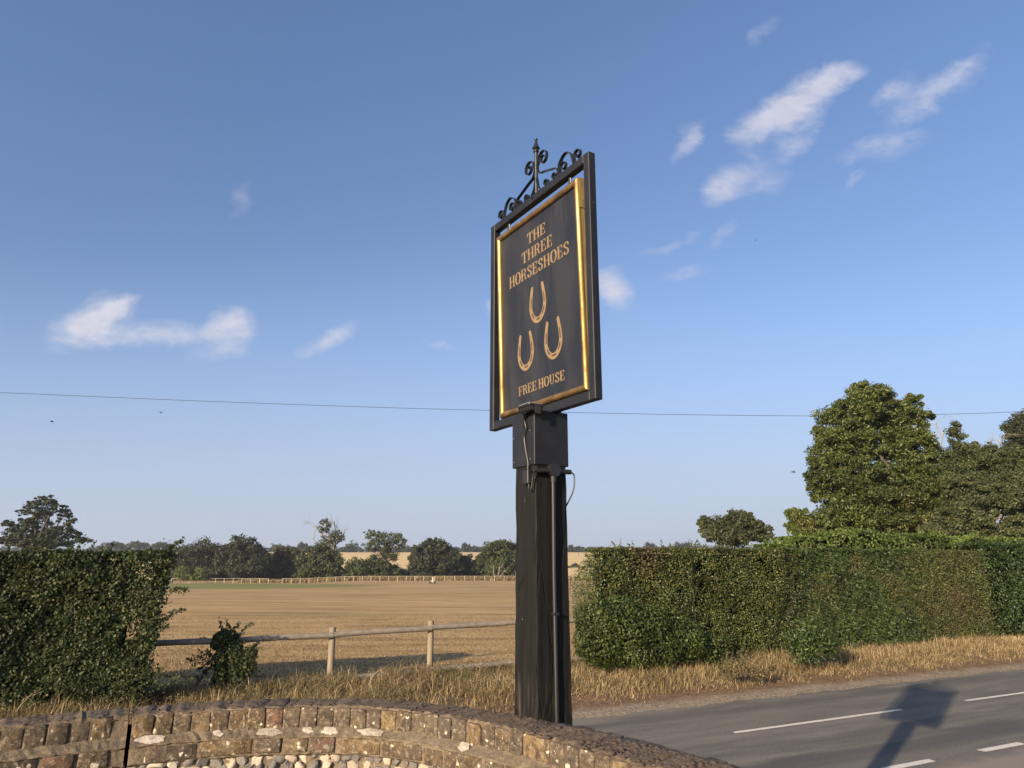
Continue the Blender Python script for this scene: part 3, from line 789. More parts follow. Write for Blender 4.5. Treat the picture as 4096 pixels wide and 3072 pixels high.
spart(MB().box(RX - .012, RX + .013, -.012, .016, 2.40, 2.412), 'conduit_clip', M['rubber'])
cab = spline([(RX, .108, 3.087), (RX + .003, .128, 3.07), (RX - .002, .126, 3.0), (RX - .03, .112, 2.94), (RX - .06, .104, 2.90)], 6)
spart(MB().tube(cab, .0038, 6), 'side_cable', M['rubber'], None, True)

# ------------------------------------------------------------------ garden wall
WALLP = [(-3.3, 2.05), (-2.6, 2.58), (-1.99, 3.0), (-1.6, 3.23), (-1.224, 3.37), (-.8, 3.42), (-.5, 3.35), (-.24, 3.19), (0, 2.98), (.16, 2.80), (.43, 2.46), (.70, 2.12), (.97, 1.76), (1.2, 1.35)]
WP = spline(WALLP, 24); WP = np.array(WP)
dl = np.r_[0, np.cumsum(np.linalg.norm(np.diff(WP, axis=0), axis=1))]
WLEN = dl[-1]
def wat(s_):
    x = np.interp(s_, dl, WP[:, 0]); y = np.interp(s_, dl, WP[:, 1])
    x2 = np.interp(s_ + .02, dl, WP[:, 0]) - np.interp(s_ - .02, dl, WP[:, 0]); y2 = np.interp(s_ + .02, dl, WP[:, 1]) - np.interp(s_ - .02, dl, WP[:, 1])
    l = math.hypot(x2, y2); t = (x2 / l, y2 / l)
    return x, y, t, (t[1], -t[0])         # normal towards the camera side
ZTOP = 2.02
CRACK = float(np.interp(-1.60, WP[:300, 0], dl[:300]))
wall = empty('garden_wall', (0, 0, 1.05), label='curved weathered brick and flint garden wall with brick-on-edge coping', cat='wall')
def wall_sweep(name, prof, s0, s1, m, step=.05, jit=.002):
    n = max(2, int((s1 - s0) / step)); vv = []; k = len(prof)
    for i in range(n + 1):
        x, y, t, nr = wat(s0 + (s1 - s0) * i / n)
        for (o, z) in prof:
            o += random.uniform(-jit, jit); z += random.uniform(-jit, jit)
            vv.append((x + nr[0] * o, y + nr[1] * o, z - 1.05))
    ff = [(i * k + a, (i + 1) * k + a, (i + 1) * k + (a + 1) % k, i * k + (a + 1) % k) for i in range(n) for a in range(k)]
    ff += [tuple(range(k)), tuple(n * k + a for a in range(k - 1, -1, -1))]
    return MB().add(vv, ff).build(name, m, wall)
mprof = [(-.195, 2.012), (-.0060, 2.010), (-.0060, 1.940), (.008, 1.932), (.048, 1.912), (.048, 1.906), (.040, 1.902), (.040, 1.842), (.040, 1.838), (.018, 1.825), (.018, -.05), (-.205, -.05)]
wall_sweep('mortar', mprof, 0, CRACK - .008, M['mortar'], .02, .003); wall_sweep('mortar', mprof, CRACK + .008, WLEN, M['mortar'], .02, .003)
def crust(s0, s1, back):
    n = int((s1 - s0) / .012); m_ = 12; vv = []
    for i in range(n + 1):
        x, y, t, nr = wat(s0 + (s1 - s0) * i / n)
        for j in range(m_):
            o = .0015 - (back + .0015) * j / (m_ - 1) + ((.006 * mnoise.noise(Vector((x * 40, y * 40, 9))) + random.uniform(-.004, .001)) if j == 0 else 0)
            z = 2.0215 + .008 * mnoise.noise(Vector((x * 30, y * 30, 3))) + .006 * mnoise.noise(Vector((x * 80, y * 80, 1))) - (.017 if j in (0, m_ - 1) else 0)
            vv.append((x + nr[0] * o, y + nr[1] * o, z - 1.05))
    ff = [(i * m_ + j, i * m_ + j + 1, (i + 1) * m_ + j + 1, (i + 1) * m_ + j) for i in range(n) for j in range(m_ - 1)]
    MB().add(vv, ff).build('lichen_crust', M['crust'], wall, True)
SMID = float(np.interp(.02, WP[:, 0], dl))
wall_sweep('mortar', [(-.235, 2.009), (-.19, 2.009), (-.19, 0), (-.235, 0)], SMID, WLEN, M['mortar'])
crust(0, CRACK - .01, .2); crust(CRACK + .01, SMID + .01, .205); crust(SMID, WLEN, .238)
wall_sweep('mortar', [(-.19, 1.95), (-.06, 1.95), (-.06, .95), (-.19, .95)], CRACK - .03, CRACK + .03, M['core'])  # near-black filler painted as the shade inside the crack
def brick_mesh(L_, D_, H_, seed, cuts=2):
    bm = bmesh.new(); bmesh.ops.create_cube(bm, size=1)
    for v in bm.verts: v.co = Vector((v.co.x * L_, v.co.y * D_, v.co.z * H_))
    bmesh.ops.bevel(bm, geom=bm.edges[:], offset=.0055, segments=2, affect='EDGES', profile=.5)
    r = random.Random(seed)
    o = Vector((r.uniform(0, 50), r.uniform(0, 50), r.uniform(0, 50)))
    for v in bm.verts:
        nz = mnoise.noise_vector(v.co * 22 + o) * .005 + mnoise.noise_vector(v.co * 60 + o) * .0035
        v.co += nz
    me = bpy.data.meshes.new('brick'); bm.to_mesh(me); bm.free(); me.materials.append(M['brick']); me.shade_smooth(); return me
cop = [brick_mesh(.0725, .205, .092, i) for i in range(8)]
hdr = [brick_mesh(.105, .10, .060, 20 + i) for i in range(4)]
stc = [brick_mesh(.208, .10, .060, 30 + i) for i in range(4)]
def place(me, name, s_, off, z, dz=0, lean=0, yaw=0):
    x, y, t, nr = wat(s_)
    o = bpy.data.objects.new(name, me); col.objects.link(o); o.parent = wall
    o.location = (x + nr[0] * off, y + nr[1] * off, z - 1.05 + dz)
    o.rotation_euler = (lean, random.uniform(-.012, .012), math.atan2(t[1], t[0]) + yaw); return o
s_ = .03; 
while s_ < WLEN - .04:
    w_ = .0742 + random.uniform(-.001, .0018)
    if s_ < CRACK: w_ += .003
    if abs(s_ - CRACK) > .040:
        place(random.choice(cop), 'coping_brick', s_, (-.1005 if s_ < SMID else -.121) + random.uniform(-.0035, .0035), 1.9735 + random.uniform(-.006, .001), 0, random.uniform(-.01, .045), random.uniform(-.02, .02)).scale.y = 1.0 if s_ < SMID else 1.2
    s_ += w_
    if abs(s_ - 3.62) < .04: s_ += .012
s_ = .06
while s_ < WLEN - .15:
    if random.random() < .42: me, L_ = random.choice(stc), .208
    else: me, L_ = random.choice(hdr), .105
    c = s_ + L_ / 2
    if abs(c - CRACK) > L_ / 2 + .006:
        place(me, 'brick', c, -.004 + random.uniform(-.004, .004), 1.872 + random.uniform(-.004, .004), 0, 0, random.uniform(-.025, .025))
    s_ += L_ + .012 + random.uniform(0, .006)
# flints set in the panel below
fls = []
for i in range(10):
    bm = bmesh.new(); bmesh.ops.create_icosphere(bm, subdivisions=2, radius=1)
    r = random.Random(i + 70); o = Vector((r.uniform(0, 90), 3, 5))
    for v in bm.verts:
        v.co += mnoise.noise_vector(v.co * 1.1 + o) * .75
        v.co.y *= .7
    if i % 2: bmesh.ops.bisect_plane(bm, geom=bm.verts[:] + bm.edges[:] + bm.faces[:], plane_co=(0, -.45, 0), plane_no=(r.uniform(-.3, .3), -1, r.uniform(-.3, .3)), clear_outer=True)
    if i % 2: bmesh.ops.contextual_create(bm, geom=[e for e in bm.edges if e.is_boundary])
    me = bpy.data.meshes.new('flint'); bm.to_mesh(me); bm.free(); me.materials.append(M['flint'])
    if i % 2 == 0: me.shade_smooth()
    fls.append(me)
cnt = 0; placed = []
for row in range(5):
    s_ = .05 + random.uniform(0, .04); zr = 1.822 - row * .036
    while s_ < 4.0:
        sz = random.uniform(.016, .027)
        if cnt < 290:
            o = place(random.choice(fls), 'flint', s_, .018 + random.uniform(-.004, .006), zr + random.uniform(-.008, .008))
            k = random.uniform(.8, 1.5)
            o.scale = (sz * k, sz * .9, sz * random.uniform(.75, 1.1)); o.rotation_euler.y = random.uniform(-1.2, 1.2); cnt += 1
        s_ += sz * 2.0 + random.uniform(.004, .016)
# white lichen patches on the sloping ledge
def patch_(u, v, L_, wd):
    d = ray(u, v); z = 1.925; k = (z - E) / d[2]; X_, Y_ = d[0] * k, d[1] * k
    i = int(np.argmin((WP[:, 0] - X_) ** 2 + (WP[:, 1] - Y_) ** 2)); s0_ = dl[i]
    vv = []; n = 18
    for q in range(n):
        a = 2 * math.pi * q / n; r_ = 1 + .28 * mnoise.noise(Vector((math.cos(a) * 1.4 + u, math.sin(a) * 1.4, v))) + .12 * math.sin(5 * a + u)
        ds = L_ / 2 * r_ * math.cos(a); t = .5 + .5 * r_ * math.sin(a) * .92; t = min(max(t, 0), 1.0)
        x, y, tt, nr = wat(s0_ + ds + (t - .5) * .02); o = .002 + (.048) * t * wd; z_ = 1.936 - .026 * t * wd
        vv.append((x + nr[0] * o, y + nr[1] * o, z_ - 1.05 + .003))
    vv.append(tuple(np.mean(np.array(vv), axis=0) + np.array((0, 0, .003))))
    MB().add(vv, [(q, (q + 1) % n, n) for q in range(n)]).build('lichen_patch', M['lichen'], wall)
for a in ((325, 1582, .11, 1), (585, 1573, .10, 1), (672, 1575, .05, .8), (722, 1574, .07, 1), (808, 1580, .13, .9), (1012, 1612, .06, 1), (478, 1577, .04, .8)): patch_(*a)
# moss cushions on the near end of the coping
vv = []; ff = []
r2 = random.Random(5)
SM0 = float(np.interp(0.05, WP[:, 0], dl))
for i in range(2600):
    s_ = r2.uniform(SM0, WLEN - .05) if i > 1300 else r2.uniform(.1, SM0)
    dens = 1 if i > 1300 else .62
    x, y, t, nr = wat(s_); o = -r2.uniform(.005, .20); rad = (.004 + .010 * r2.random() ** 2.2) * dens
    cx, cy = x + nr[0] * o, y + nr[1] * o; b0 = len(vv); h = rad * r2.uniform(.35, .7)
    for lv, (rr2, zz2) in enumerate(((1, 0), (.75, .6))):
        for k in range(7):
            a = 2 * math.pi * k / 7 + lv * .3; q = rad * rr2 * r2.uniform(.75, 1.2)
            vv.append((cx + q * math.cos(a), cy + q * math.sin(a), 2.021 - 1.05 + h * zz2))
    vv.append((cx, cy, 2.021 - 1.05 + h))
    for k in range(7):
        a, b = b0 + k, b0 + (k + 1) % 7; ff += [(a, b, b + 7), (a, b + 7, a + 7), (a + 7, b + 7, b0 + 14)]
me = np_mesh('moss', vv, np.array(ff), True); link('moss', me, M['moss'], wall, kind='stuff')
# terrace ground on the camera's side of the wall
tp = [(p[0], p[1] - .05, 1.0) for p in WP[::12]] + [(1.2, -12, 1.0), (-12, -12, 1.0), (-12, 1.2, 1.0)]
me = bpy.data.meshes.new('terrace'); me.from_pydata(tp, [], [tuple(range(len(tp)))]); me.update()
link('terrace', me, M['mortar'], kind='structure')
# ------------------------------------------------------------------ near fence
TD = Vector((CS, SN, 0)); ND = Vector((-SN, CS, 0))
def fpt(k): return Vector((-3.66, 15.3, 0)) + TD * (2.13 * k)
fence = empty('post_and_rail_fence', fpt(0), label='weathered round-rail wooden fence along the near edge of the field', cat='fence')
fo = fence.location
KS = range(-4, 5)
tops = {k: 1.20 + random.uniform(-.02, .03) + (.02 * k if k > 0 else 0) for k in range(-5, 6)}
tops[-1] = 1.17; tops[0] = 1.19; tops[1] = 1.245; tops[2] = 1.295
for k in KS:
    p = fpt(k); r_ = .068
    mb = MB(); zt = tops[k] + .145
    mb.tube([(0, 0, -.1), (.004, 0, .5), (0, 0, zt - .02), (0, 0, zt)], [r_ * 1.03, r_, r_ * .97, r_ * .86], 14)
    mb.build('post', M['fencepost'], fence, True, loc=p + ND * .035 - fo)
    if k < 4:
        q = fpt(k + 1)
        for nm, z0, z1, rr in (('top_rail', tops[k], tops[k + 1], .057), ('lower_rail', tops[k] - .86, tops[k + 1] - .86, .060)):
            off = -ND * .055
            a = p + off + Vector((0, 0, z0)) - TD * -.006; b = q + off + Vector((0, 0, z1)) - TD * .006
            pts = [a.lerp(b, t) + Vector((0, 0, .008 * math.sin(t * 5 + k))) for t in np.linspace(0, 1, 9)]
            MB().tube([x - fo for x in pts], [rr * random.uniform(.94, 1.05) for _ in pts], 12).build(nm, M['rail'], fence, True)

# far fence along the other side of the field
def farfence(u0, u1, y0, y1, label, n):
    a = at(u0, 1250, y0); b = at(u1, 1250, y1); a.z = float(zground(a.x, a.y)); b.z = float(zground(b.x, b.y))
    f = empty('far_fence', a, label=label, cat='fence', group='pale fences on the far side of the field')
    d = (b - a)
    pm = MB().box(-.045, .045, -.045, .045, -.1, 1.10); pme = bpy.data.meshes.new('post'); pme.from_pydata(pm.v, [], pm.f); pme.materials.append(M['farfence'])
    for i in range(n + 1):
        p = d * (i / n); p.z = float(zground(a.x + p.x, a.y + p.y)) - a.z; o = bpy.data.objects.new('post', pme); col.objects.link(o); o.parent = f; o.location = p
        o.rotation_euler = (random.uniform(-.02, .02), random.uniform(-.03, .03), 0)
        if i < n:
            q = d * ((i + 1) / n); q.z = float(zground(a.x + q.x, a.y + q.y)) - a.z
            MB().tube([p + Vector((0, -.06, 1.04)), q + Vector((0, -.06, 1.04))], .038, 5).build('rail', M['farfence'], f)
farfence(352, 580, 163, 163, 'pale wooden fence at the far left of the field before two young trees', 12)
farfence(610, 934, 163, 165, 'longest pale wooden fence on the far side of the field', 17)
farfence(939, 1300, 165, 168, 'pale wooden fence on the far side of the field behind the sign post', 17)

# ------------------------------------------------------------------ foliage
def rvec(n):
    v = rng.standard_normal((n, 3)); return v / np.linalg.norm(v, axis=1)[:, None]
def leaf_mesh(name, P, N, size, aspect=.62, fold=.22, T=None):
    n = len(P); size = np.broadcast_to(size, n)[:, None]
    N = N / (np.linalg.norm(N, axis=1)[:, None] + 1e-9)
    A = rvec(n) if T is None else T + rvec(n) * .6
    T_ = A - N * (A * N).sum(1)[:, None]; T_ /= (np.linalg.norm(T_, axis=1)[:, None] + 1e-9)
    B = np.cross(N, T_)
    v0 = P - T_ * size * .5; v2 = P + T_ * size * .5
    mid = P - T_ * size * .06 + N * size * fold * .5
    v1 = mid - B * size * aspect * .5; v3 = mid + B * size * aspect * .5
    V = np.stack([v0, v1, v2, v3], 1).reshape(-1, 3)
    k = np.arange(n)[:, None] * 4
    F = np.concatenate([k + np.array([0, 2, 1]), k + np.array([0, 3, 2])], 0)
    return np_mesh(name, V, F)

def endoff(z_, z0, z1, rag, side, seed):
    k = np.clip((z1 - z_) / (z1 - z0), 0, 1)
    base = .75 * k if side > 0 else 1.3 * np.exp(-(z1 - z_) / .30) - .2 * np.exp(-((z_ - 1.9) / .5) ** 2)
    return rag * (base + .16 * lump(z_ * 3, z_ * 0, seed + 4) + .10 * lump(z_ * 3, z_ * 0, seed + 6, 3.0) + .1)
def lump(s_, z_, seed, f=1.0):
    r = np.random.default_rng(seed); o = np.zeros_like(s_)
    for i in range(14):
        k = r.uniform(.6, 6) * f; th = r.uniform(0, 2 * math.pi)
        o += math.pow(k, -.65) * np.sin(k * (s_ * math.cos(th) + z_ * math.sin(th)) + r.uniform(0, 6.28))
    return o / 2.2
HEDGE0 = 16.3 * math.cos(R(26.5))         # n coordinate of the hedge faces
def ub(u):                                # s coordinate along the hedge face seen in view column u
    t = (u * 1.85172 - 2048) / FPX / 1.05
    y = 16.3 / (1 - .5 * t); return xy2sn(t * y, y)[0]
def hedge(name, label, s0, s1, z0, z1, depth, leaf, count, m, seed, rag0=0, rag1=0, n0=HEDGE0, cat='hedge', group=None, aspect=.62, bulge=.1, gap=.75, zfun=None, topshoots=60, droop=None, core=True, fade=0):
    root = empty(name, (*sn2xy((s0 + s1) / 2, n0 + depth / 2), .2), label=label, cat=cat, group=group)
    r = np.random.default_rng(seed)
    Ls, H = s1 - s0, z1 - z0
    af, at_, ae = Ls * H, Ls * depth * 1.1, depth * H * (1 if (rag0 or rag1) else .15) * 1.6
    def pts(n, mode):
        if mode == 'front': s_ = r.uniform(s0, s1, n); z_ = r.uniform(z0, z1, n); d = np.zeros(n)
        elif mode == 'top': s_ = r.uniform(s0, s1, n); z_ = np.full(n, z1); d = r.uniform(0, depth, n)
        else: s_ = np.where(r.random(n) < .5, s0, s1); z_ = r.uniform(z0, z1, n); d = r.uniform(0, depth, n)
        return s_, z_, d
    Ps = []; Ns = []
    tot = af + at_ + ae
    for mode, ar, nv in (('front', af, (-.0, -1, .25)), ('top', at_, (0, -.15, 1)), ('end', ae, (0, 0, .2))):
        n = int(count * ar / tot); s_, z_, d = pts(n, mode)
        lm = lump(s_, z_ + d, seed); g2 = lump(s_ * 2.3, (z_ + d) * 2.3, seed + 9)
        g3 = lump(s_, z_ + d, seed + 5, 4.0); keep = (g3 > -gap) | (r.random(n) < .3)
        inw = np.abs(r.exponential(.075, n)) - .02
        if mode == 'front':
            d = d - lm * bulge * .7 - g3 * .12 + inw + np.where(z_ > z1 - .10, (z_ - (z1 - .10)) ** 2 * 4, 0) + np.where(z_ < z0 + .5, (z0 + .5 - z_) * .25, 0)
            if rag0: keep &= s_ > s0 + endoff(z_, z0, z1, rag0, -1, seed) - .12 * r.random(n)
            if rag1: keep &= s_ < s1 - endoff(z_, z0, z1, rag1, 1, seed) + .12 * r.random(n)
            if fade: keep &= r.random(n) < np.clip(np.minimum(s_ - s0, s1 - s_) / fade + .5 * lump(s_ * 3, z_ * 3, seed + 2), 0, 1)
        elif mode == 'top':
            if rag0: keep &= s_ > s0 + rag0 * .8 - .15 * r.random(n)
            if rag1: keep &= s_ < s1 - rag1 * .1
            z_ = z_ + lump(s_, d, seed, 2.5) * .025 - inw * .5 + np.abs(r.normal(0, .02, n))
        else:
            sg_ = np.where(s_ == s0, -1, 1)
            rg = np.where(s_ == s0, rag0, rag1)
            s_ = s_ - sg_ * np.where(sg_ > 0, endoff(z_, z0, z1, rag1, 1, seed), endoff(z_, z0, z1, rag0, -1, seed)) - sg_ * inw + r.normal(0, .05, n)
            nv = None
        if zfun is not None:
            ok = z_ < zfun(s_) + .05 * r.standard_normal(n) if mode != 'top' else np.ones(n, bool)
            if mode == 'top': z_ = z_ - z1 + zfun(s_)
            keep &= ok
        x, y = sn2xy(s_, n0 + d)
        P = np.stack([x, y, z_], 1)[keep]
        if nv is None:
            NV = np.outer(np.where(s_[keep] < (s0 + s1) / 2, -1, 1), np.array(TD)) + np.array((0, 0, .2))
        else: NV = np.tile(np.array(TD) * nv[0] + np.array(ND) * -nv[1] * -1 * 1.0 + np.array((0, 0, nv[2])), (len(P), 1))
        Ps.append(P); Ns.append(NV + rvec(len(P)) * .95)
    # shoots standing out of the top
    for i in range(topshoots):
        s_ = r.uniform(s0 + rag0, s1 - rag1 * .2); z_ = (zfun(np.array([s_]))[0] if zfun is not None else z1); h = r.uniform(.05, .30) * (1 if r.random() < .3 else .5)
        k = int(h * 60) + 3; tt = np.linspace(0, 1, k); le = r.normal(0, .25)
        ss_ = s_ + le * h * tt + r.normal(0, .012, k); x, y = sn2xy(ss_, n0 + r.uniform(0, depth * .6) + r.normal(0, .012, k))
        Ps.append(np.stack([x, y, z_ + h * tt], 1)); Ns.append(rvec(k))
    P = np.concatenate(Ps); N = np.concatenate(Ns)
    sz = leaf * r.uniform(.6, 1.25, len(P))
    o = np.array(root.location)
    T = None if droop is None else np.tile(np.array(droop, float), (len(P), 1))
    link('foliage', leaf_mesh('foliage', P - o, N, sz, aspect, T=T), m, root)
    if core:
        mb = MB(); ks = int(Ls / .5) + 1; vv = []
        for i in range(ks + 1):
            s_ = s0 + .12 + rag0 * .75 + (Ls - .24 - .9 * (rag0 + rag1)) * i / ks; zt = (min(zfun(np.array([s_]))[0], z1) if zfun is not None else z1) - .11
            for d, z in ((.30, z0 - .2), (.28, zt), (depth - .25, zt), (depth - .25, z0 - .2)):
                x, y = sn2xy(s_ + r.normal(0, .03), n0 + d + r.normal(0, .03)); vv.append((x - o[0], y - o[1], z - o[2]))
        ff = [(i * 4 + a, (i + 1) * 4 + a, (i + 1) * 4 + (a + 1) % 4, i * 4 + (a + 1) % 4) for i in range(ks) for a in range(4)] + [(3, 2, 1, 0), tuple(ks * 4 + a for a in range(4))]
        mb.add(vv, ff).build('shade_core', M['core'], root)  # black slab stands in for the shade deep among the leaves
        # visible twigs
    tw = MB()
    for i in range(int(Ls * 14)):
        s_ = r.uniform(s0 + rag0, s1 - rag1); z_ = r.uniform(z0, min(z1, zfun(np.array([s_]))[0] if zfun is not None else z1) - .1); a = r.uniform(-.5, .5)
        p = Vector((*sn2xy(s_, n0 + .16), z_)); q = Vector((*sn2xy(s_ + a * .5, n0 - .06 + r.normal(0, .04)), z_ + r.uniform(.0, .35)))
        tw.tube([p - root.location, q - root.location], [.006, .002], 3, False)
    tw.build('twigs', M['bark'], root, kind='stuff')
    return root
G = 'clipped hedges beside the field'
SL1 = xy2sn(-6.04, 13.1)[0]
hedge('hedge', 'dark ivy-grown clipped hedge filling the left edge, behind the garden wall', SL1 - 6.5, SL1 + .0, .12, 2.78, .85, .056, 90000, M['ivy'], 11, 0, .55, HEDGE0 - .10, group=G, aspect=.8, bulge=.16, gap=.45, topshoots=70)
SA, SB, SC, SD, SE_ = ub(1258), ub(1760), ub(1945), ub(2142), ub(2420)
hedge('hedge', 'dark green clipped hedge right of the sign post, at its ragged end', SA + .42, SD, .25, 2.93, 1.2, .050, 165000, M['hawthorn'], 21, .6, 0, group=G, bulge=.13, gap=.42, topshoots=190)
hedge('ash_shrub', 'shrub with long drooping bright green leaves growing through the hedge', SB - 1.1, SC + .9, .2, 2.95, .5, .10, 36000, M['ash'], 31, 0, 0, HEDGE0 - .10, cat='shrub', aspect=.32, bulge=.22, gap=.4, topshoots=30, droop=(.5, -.4, -.45), core=False, fade=1.0)
hedge('hedge', 'browned clipped hedge with a sharp square top edge', SC - .6, SD + .1, .3, 2.95, 1.3, .05, 44000, M['brownhedge'], 41, 0, 0, HEDGE0 - .03, group=G, bulge=.07, gap=.6, topshoots=8, fade=.7)
hedge('hedge', 'bright green hedge at the right edge beyond the browned section', SD - .2, SE_ + 3, .3, 3.2, 1.6, .09, 34000, M['greenhedge'], 51, 0, 0, HEDGE0 - .12, group=G, aspect=.45, bulge=.2, gap=.7, topshoots=60)
zf = lambda s_: 3.02 + .45 * np.clip((s_ - ub(1790)) / (ub(1900) - ub(1790)), 0, 1) + .12 * lump(s_ * 2, s_ * 0, 3)
hedge('elder_bushes', 'fresh light green bushes standing up behind the clipped hedge top', ub(1790), SE_ + 3, 2.2, 3.9, 1.5, .11, 28000, M['bright'], 61, 0, 0, HEDGE0 + 1.3, cat='bush', aspect=.5, bulge=.3, gap=.9, zfun=zf, topshoots=90)
# loose leafy sprays
def spray(mb_P, mb_N, tw, p, q, n, spread, org, r=random):
    p = Vector(p); q = Vector(q); mid = p.lerp(q, .5) + Vector((0, 0, (q - p).length * .12))
    pts = [p, mid, q]; tw.tube([x - org for x in pts], [.008, .005, .002], 3, False)
    for i in range(n):
        t = r.random() ** .8; a = p.lerp(mid, min(1, t * 2)) if t < .5 else mid.lerp(q, (t - .5) * 2)
        mb_P.append(a + Vector((r.gauss(0, spread), r.gauss(0, spread), r.gauss(0, spread)))); mb_N.append((r.gauss(0, 1), r.gauss(0, 1) - .5, r.gauss(0, 1) + .4))
def bush(name, label, base, sprays, leaf, m, cat, core_pts=(), aspect=.6, seed=1):
    r = random.Random(seed); root = empty(name, base, label=label, cat=cat); org = Vector(base)
    Pp = []; Nn = []; tw = MB()
    for (p, q, n, sp__) in sprays: spray(Pp, Nn, tw, p, q, n, sp__, org, r)
    for (c, rad, n) in core_pts:
        for i in range(n):
            v = Vector((r.gauss(0, 1), r.gauss(0, 1), r.gauss(0, 1))).normalized() * r.choice((r.uniform(.5, .9), r.uniform(.86, 1.06), r.gauss(.97, .09)))
            Pp.append(Vector(c) + Vector((v.x * rad[0], v.y * rad[1], v.z * rad[2]))); Nn.append(tuple(v + Vector((r.gauss(0, .6), r.gauss(0, .6), r.gauss(0, .6)))))
    P = np.array([tuple(p - org) for p in Pp]); N = np.array(Nn)
    link('foliage', leaf_mesh('foliage', P, N, leaf * rng.uniform(.6, 1.25, len(P)), aspect), m, root)
    tw.build('stems', M['bark'], root, kind='stuff'); return root
# the ivy covered fence post
yb = 14.25
def A(u, v, y=yb): return at(u, v, y)
sp1 = []
rr5 = random.Random(9)
for (a, b, n, s__) in (((470, 1440), (405, 1425), 60, .03), ((470, 1440), (412, 1475), 70, .04), ((480, 1400), (430, 1380), 50, .025), ((490, 1430), (555, 1435), 110, .05), ((500, 1420), (562, 1400), 90, .04),
                    ((510, 1385), (545, 1345), 60, .02), ((500, 1380), (495, 1350), 40, .02), ((500, 1450), (555, 1480), 80, .05), ((500, 1450), (560, 1450), 80, .045), ((470, 1470), (425, 1500), 80, .05), ((480, 1480), (460, 1520), 80, .06)):
    sp1.append((A(*a), A(*b), n, s__))
sp1 += [(A(500, 1440), A(rr5.uniform(515, 572), rr5.uniform(1375, 1470)), 34, .022) for _ in range(14)] + [(A(468, 1430), A(rr5.uniform(410, 450), rr5.uniform(1400, 1500)), 26, .02) for _ in range(8)] + [(A(490, 1390), A(rr5.uniform(470, 560), rr5.uniform(1335, 1375)), 26, .018) for _ in range(7)]
cp = [(A(488, 1376), (.22, .16, .12), 1100), (A(470, 1390), (.12, .14, .12), 500), (A(500, 1398), (.2, .14, .16), 700), (A(480, 1420), (.13, .16, .28), 900), (A(530, 1440), (.2, .1, .22), 450), (A(540, 1410), (.14, .08, .1), 220), (A(476, 1475), (.15, .18, .30), 1300), (A(512, 1425), (.20, .15, .24), 420), (A(515, 1462), (.20, .15, .22), 500), (A(472, 1515), (.15, .15, .2), 500)]
bush('ivy_clump', 'dark ivy clump smothering a fence post between the left hedge and the open rails', A(478, 1520), sp1, .055, M['ivy'], 'bush', cp, .75, 4)
# ragged sprays at the end of the left hedge
sp2 = []
for (a, b, n, s__) in (((365, 1280), (404, 1276), 90, .03), ((350, 1340), (400, 1318), 60, .02), ((345, 1350), (372, 1328), 60, .03), ((330, 1370), (362, 1352), 60, .03), ((340, 1200), (385, 1180), 90, .05), ((360, 1190), (398, 1168), 70, .03),
                    ((300, 1400), (335, 1450), 130, .07), ((290, 1430), (330, 1480), 130, .08), ((280, 1470), (370, 1480), 120, .06), ((300, 1470), (410, 1470), 100, .05), ((330, 1250), (365, 1245), 90, .06), ((320, 1320), (355, 1300), 90, .07), ((350, 1215), (378, 1225), 80, .05),
                    ((200, 1480), (300, 1500), 260, .12), ((60, 1500), (220, 1510), 360, .12), ((300, 1380), (332, 1370), 80, .06), ((290, 1420), (325, 1400), 100, .06)):
    sp2.append((A(*a, 13.0), A(*b, 13.0), n, s__))
bush('bramble', 'straggling leafy bramble stems at the open end of the left hedge', A(300, 1520, 13.0), sp2, .055, M['ivy'], 'shrub', (), .75, 5)
sp3 = []
for (a, b, n, s__) in (((1300, 1215), (1262, 1200), 60, .03), ((1290, 1235), (1250, 1232), 60, .03), ((1300, 1260), (1262, 1252), 60, .04), ((1290, 1290), (1248, 1280), 60, .04), ((1290, 1200), (1275, 1186), 50, .02), ((1330, 1190), (1322, 1170), 30, .012), ((1362, 1188), (1356, 1172), 24, .012), ((1452, 1190), (1446, 1176), 26, .012), ((1500, 1188), (1505, 1168), 26, .012), ((1270, 1310), (1238, 1325), 90, .05),
                    ((1285, 1225), (1268, 1212), 90, .06), ((1290, 1250), (1268, 1240), 90, .07), ((1290, 1280), (1262, 1300), 120, .08)):
    sp3.append((A(*a, 17.3), A(*b, 17.3), n, s__))
bush('hawthorn_sprays', 'loose twiggy hawthorn sprays sticking out at the hedge end over the field', A(1290, 1330, 17.3), sp3, .05, M['hawthorn'], 'shrub', (), .7, 6)
def blob(u, v, hw, hh, y, d, n): return (at(u, v, y), (hw * mpp(y), d, hh * mpp(y)), n)
PB = [blob(*q) for q in ((1292, 1350, 46, 50, 16.7, .42, 3000), (1345, 1362, 52, 60, 16.8, .42, 3200), (1300, 1405, 44, 36, 16.7, .4, 2000), (1398, 1345, 46, 42, 17.1, .40, 2200), (1415, 1400, 54, 42, 17.1, .4, 2400), (1265, 1385, 24, 36, 16.6, .35, 1300),
      (1258, 1335, 18, 26, 16.7, .3, 700), (1480, 1385, 46, 40, 17.4, .38, 2000), (1365, 1415, 46, 30, 16.9, .4, 1500), (1340, 1312, 44, 24, 16.9, .35, 1300), (1455, 1345, 34, 26, 17.4, .3, 900), (1540, 1400, 40, 34, 17.8, .35, 1500))]
bush('privet_bush', 'rounded glossy dark green bush bulging from the hedge end behind the sign post', A(1340, 1440, 16.9), [(A(1300, 1320, 16.9), A(1245, 1322, 16.8), 60, .05), (A(1330, 1300, 16.9), A(1285, 1282, 16.8), 60, .05), (A(1420, 1310, 17.1), A(1440, 1290, 17.0), 50, .04)], .072, M['privet'], 'bush', PB, .55, 12)
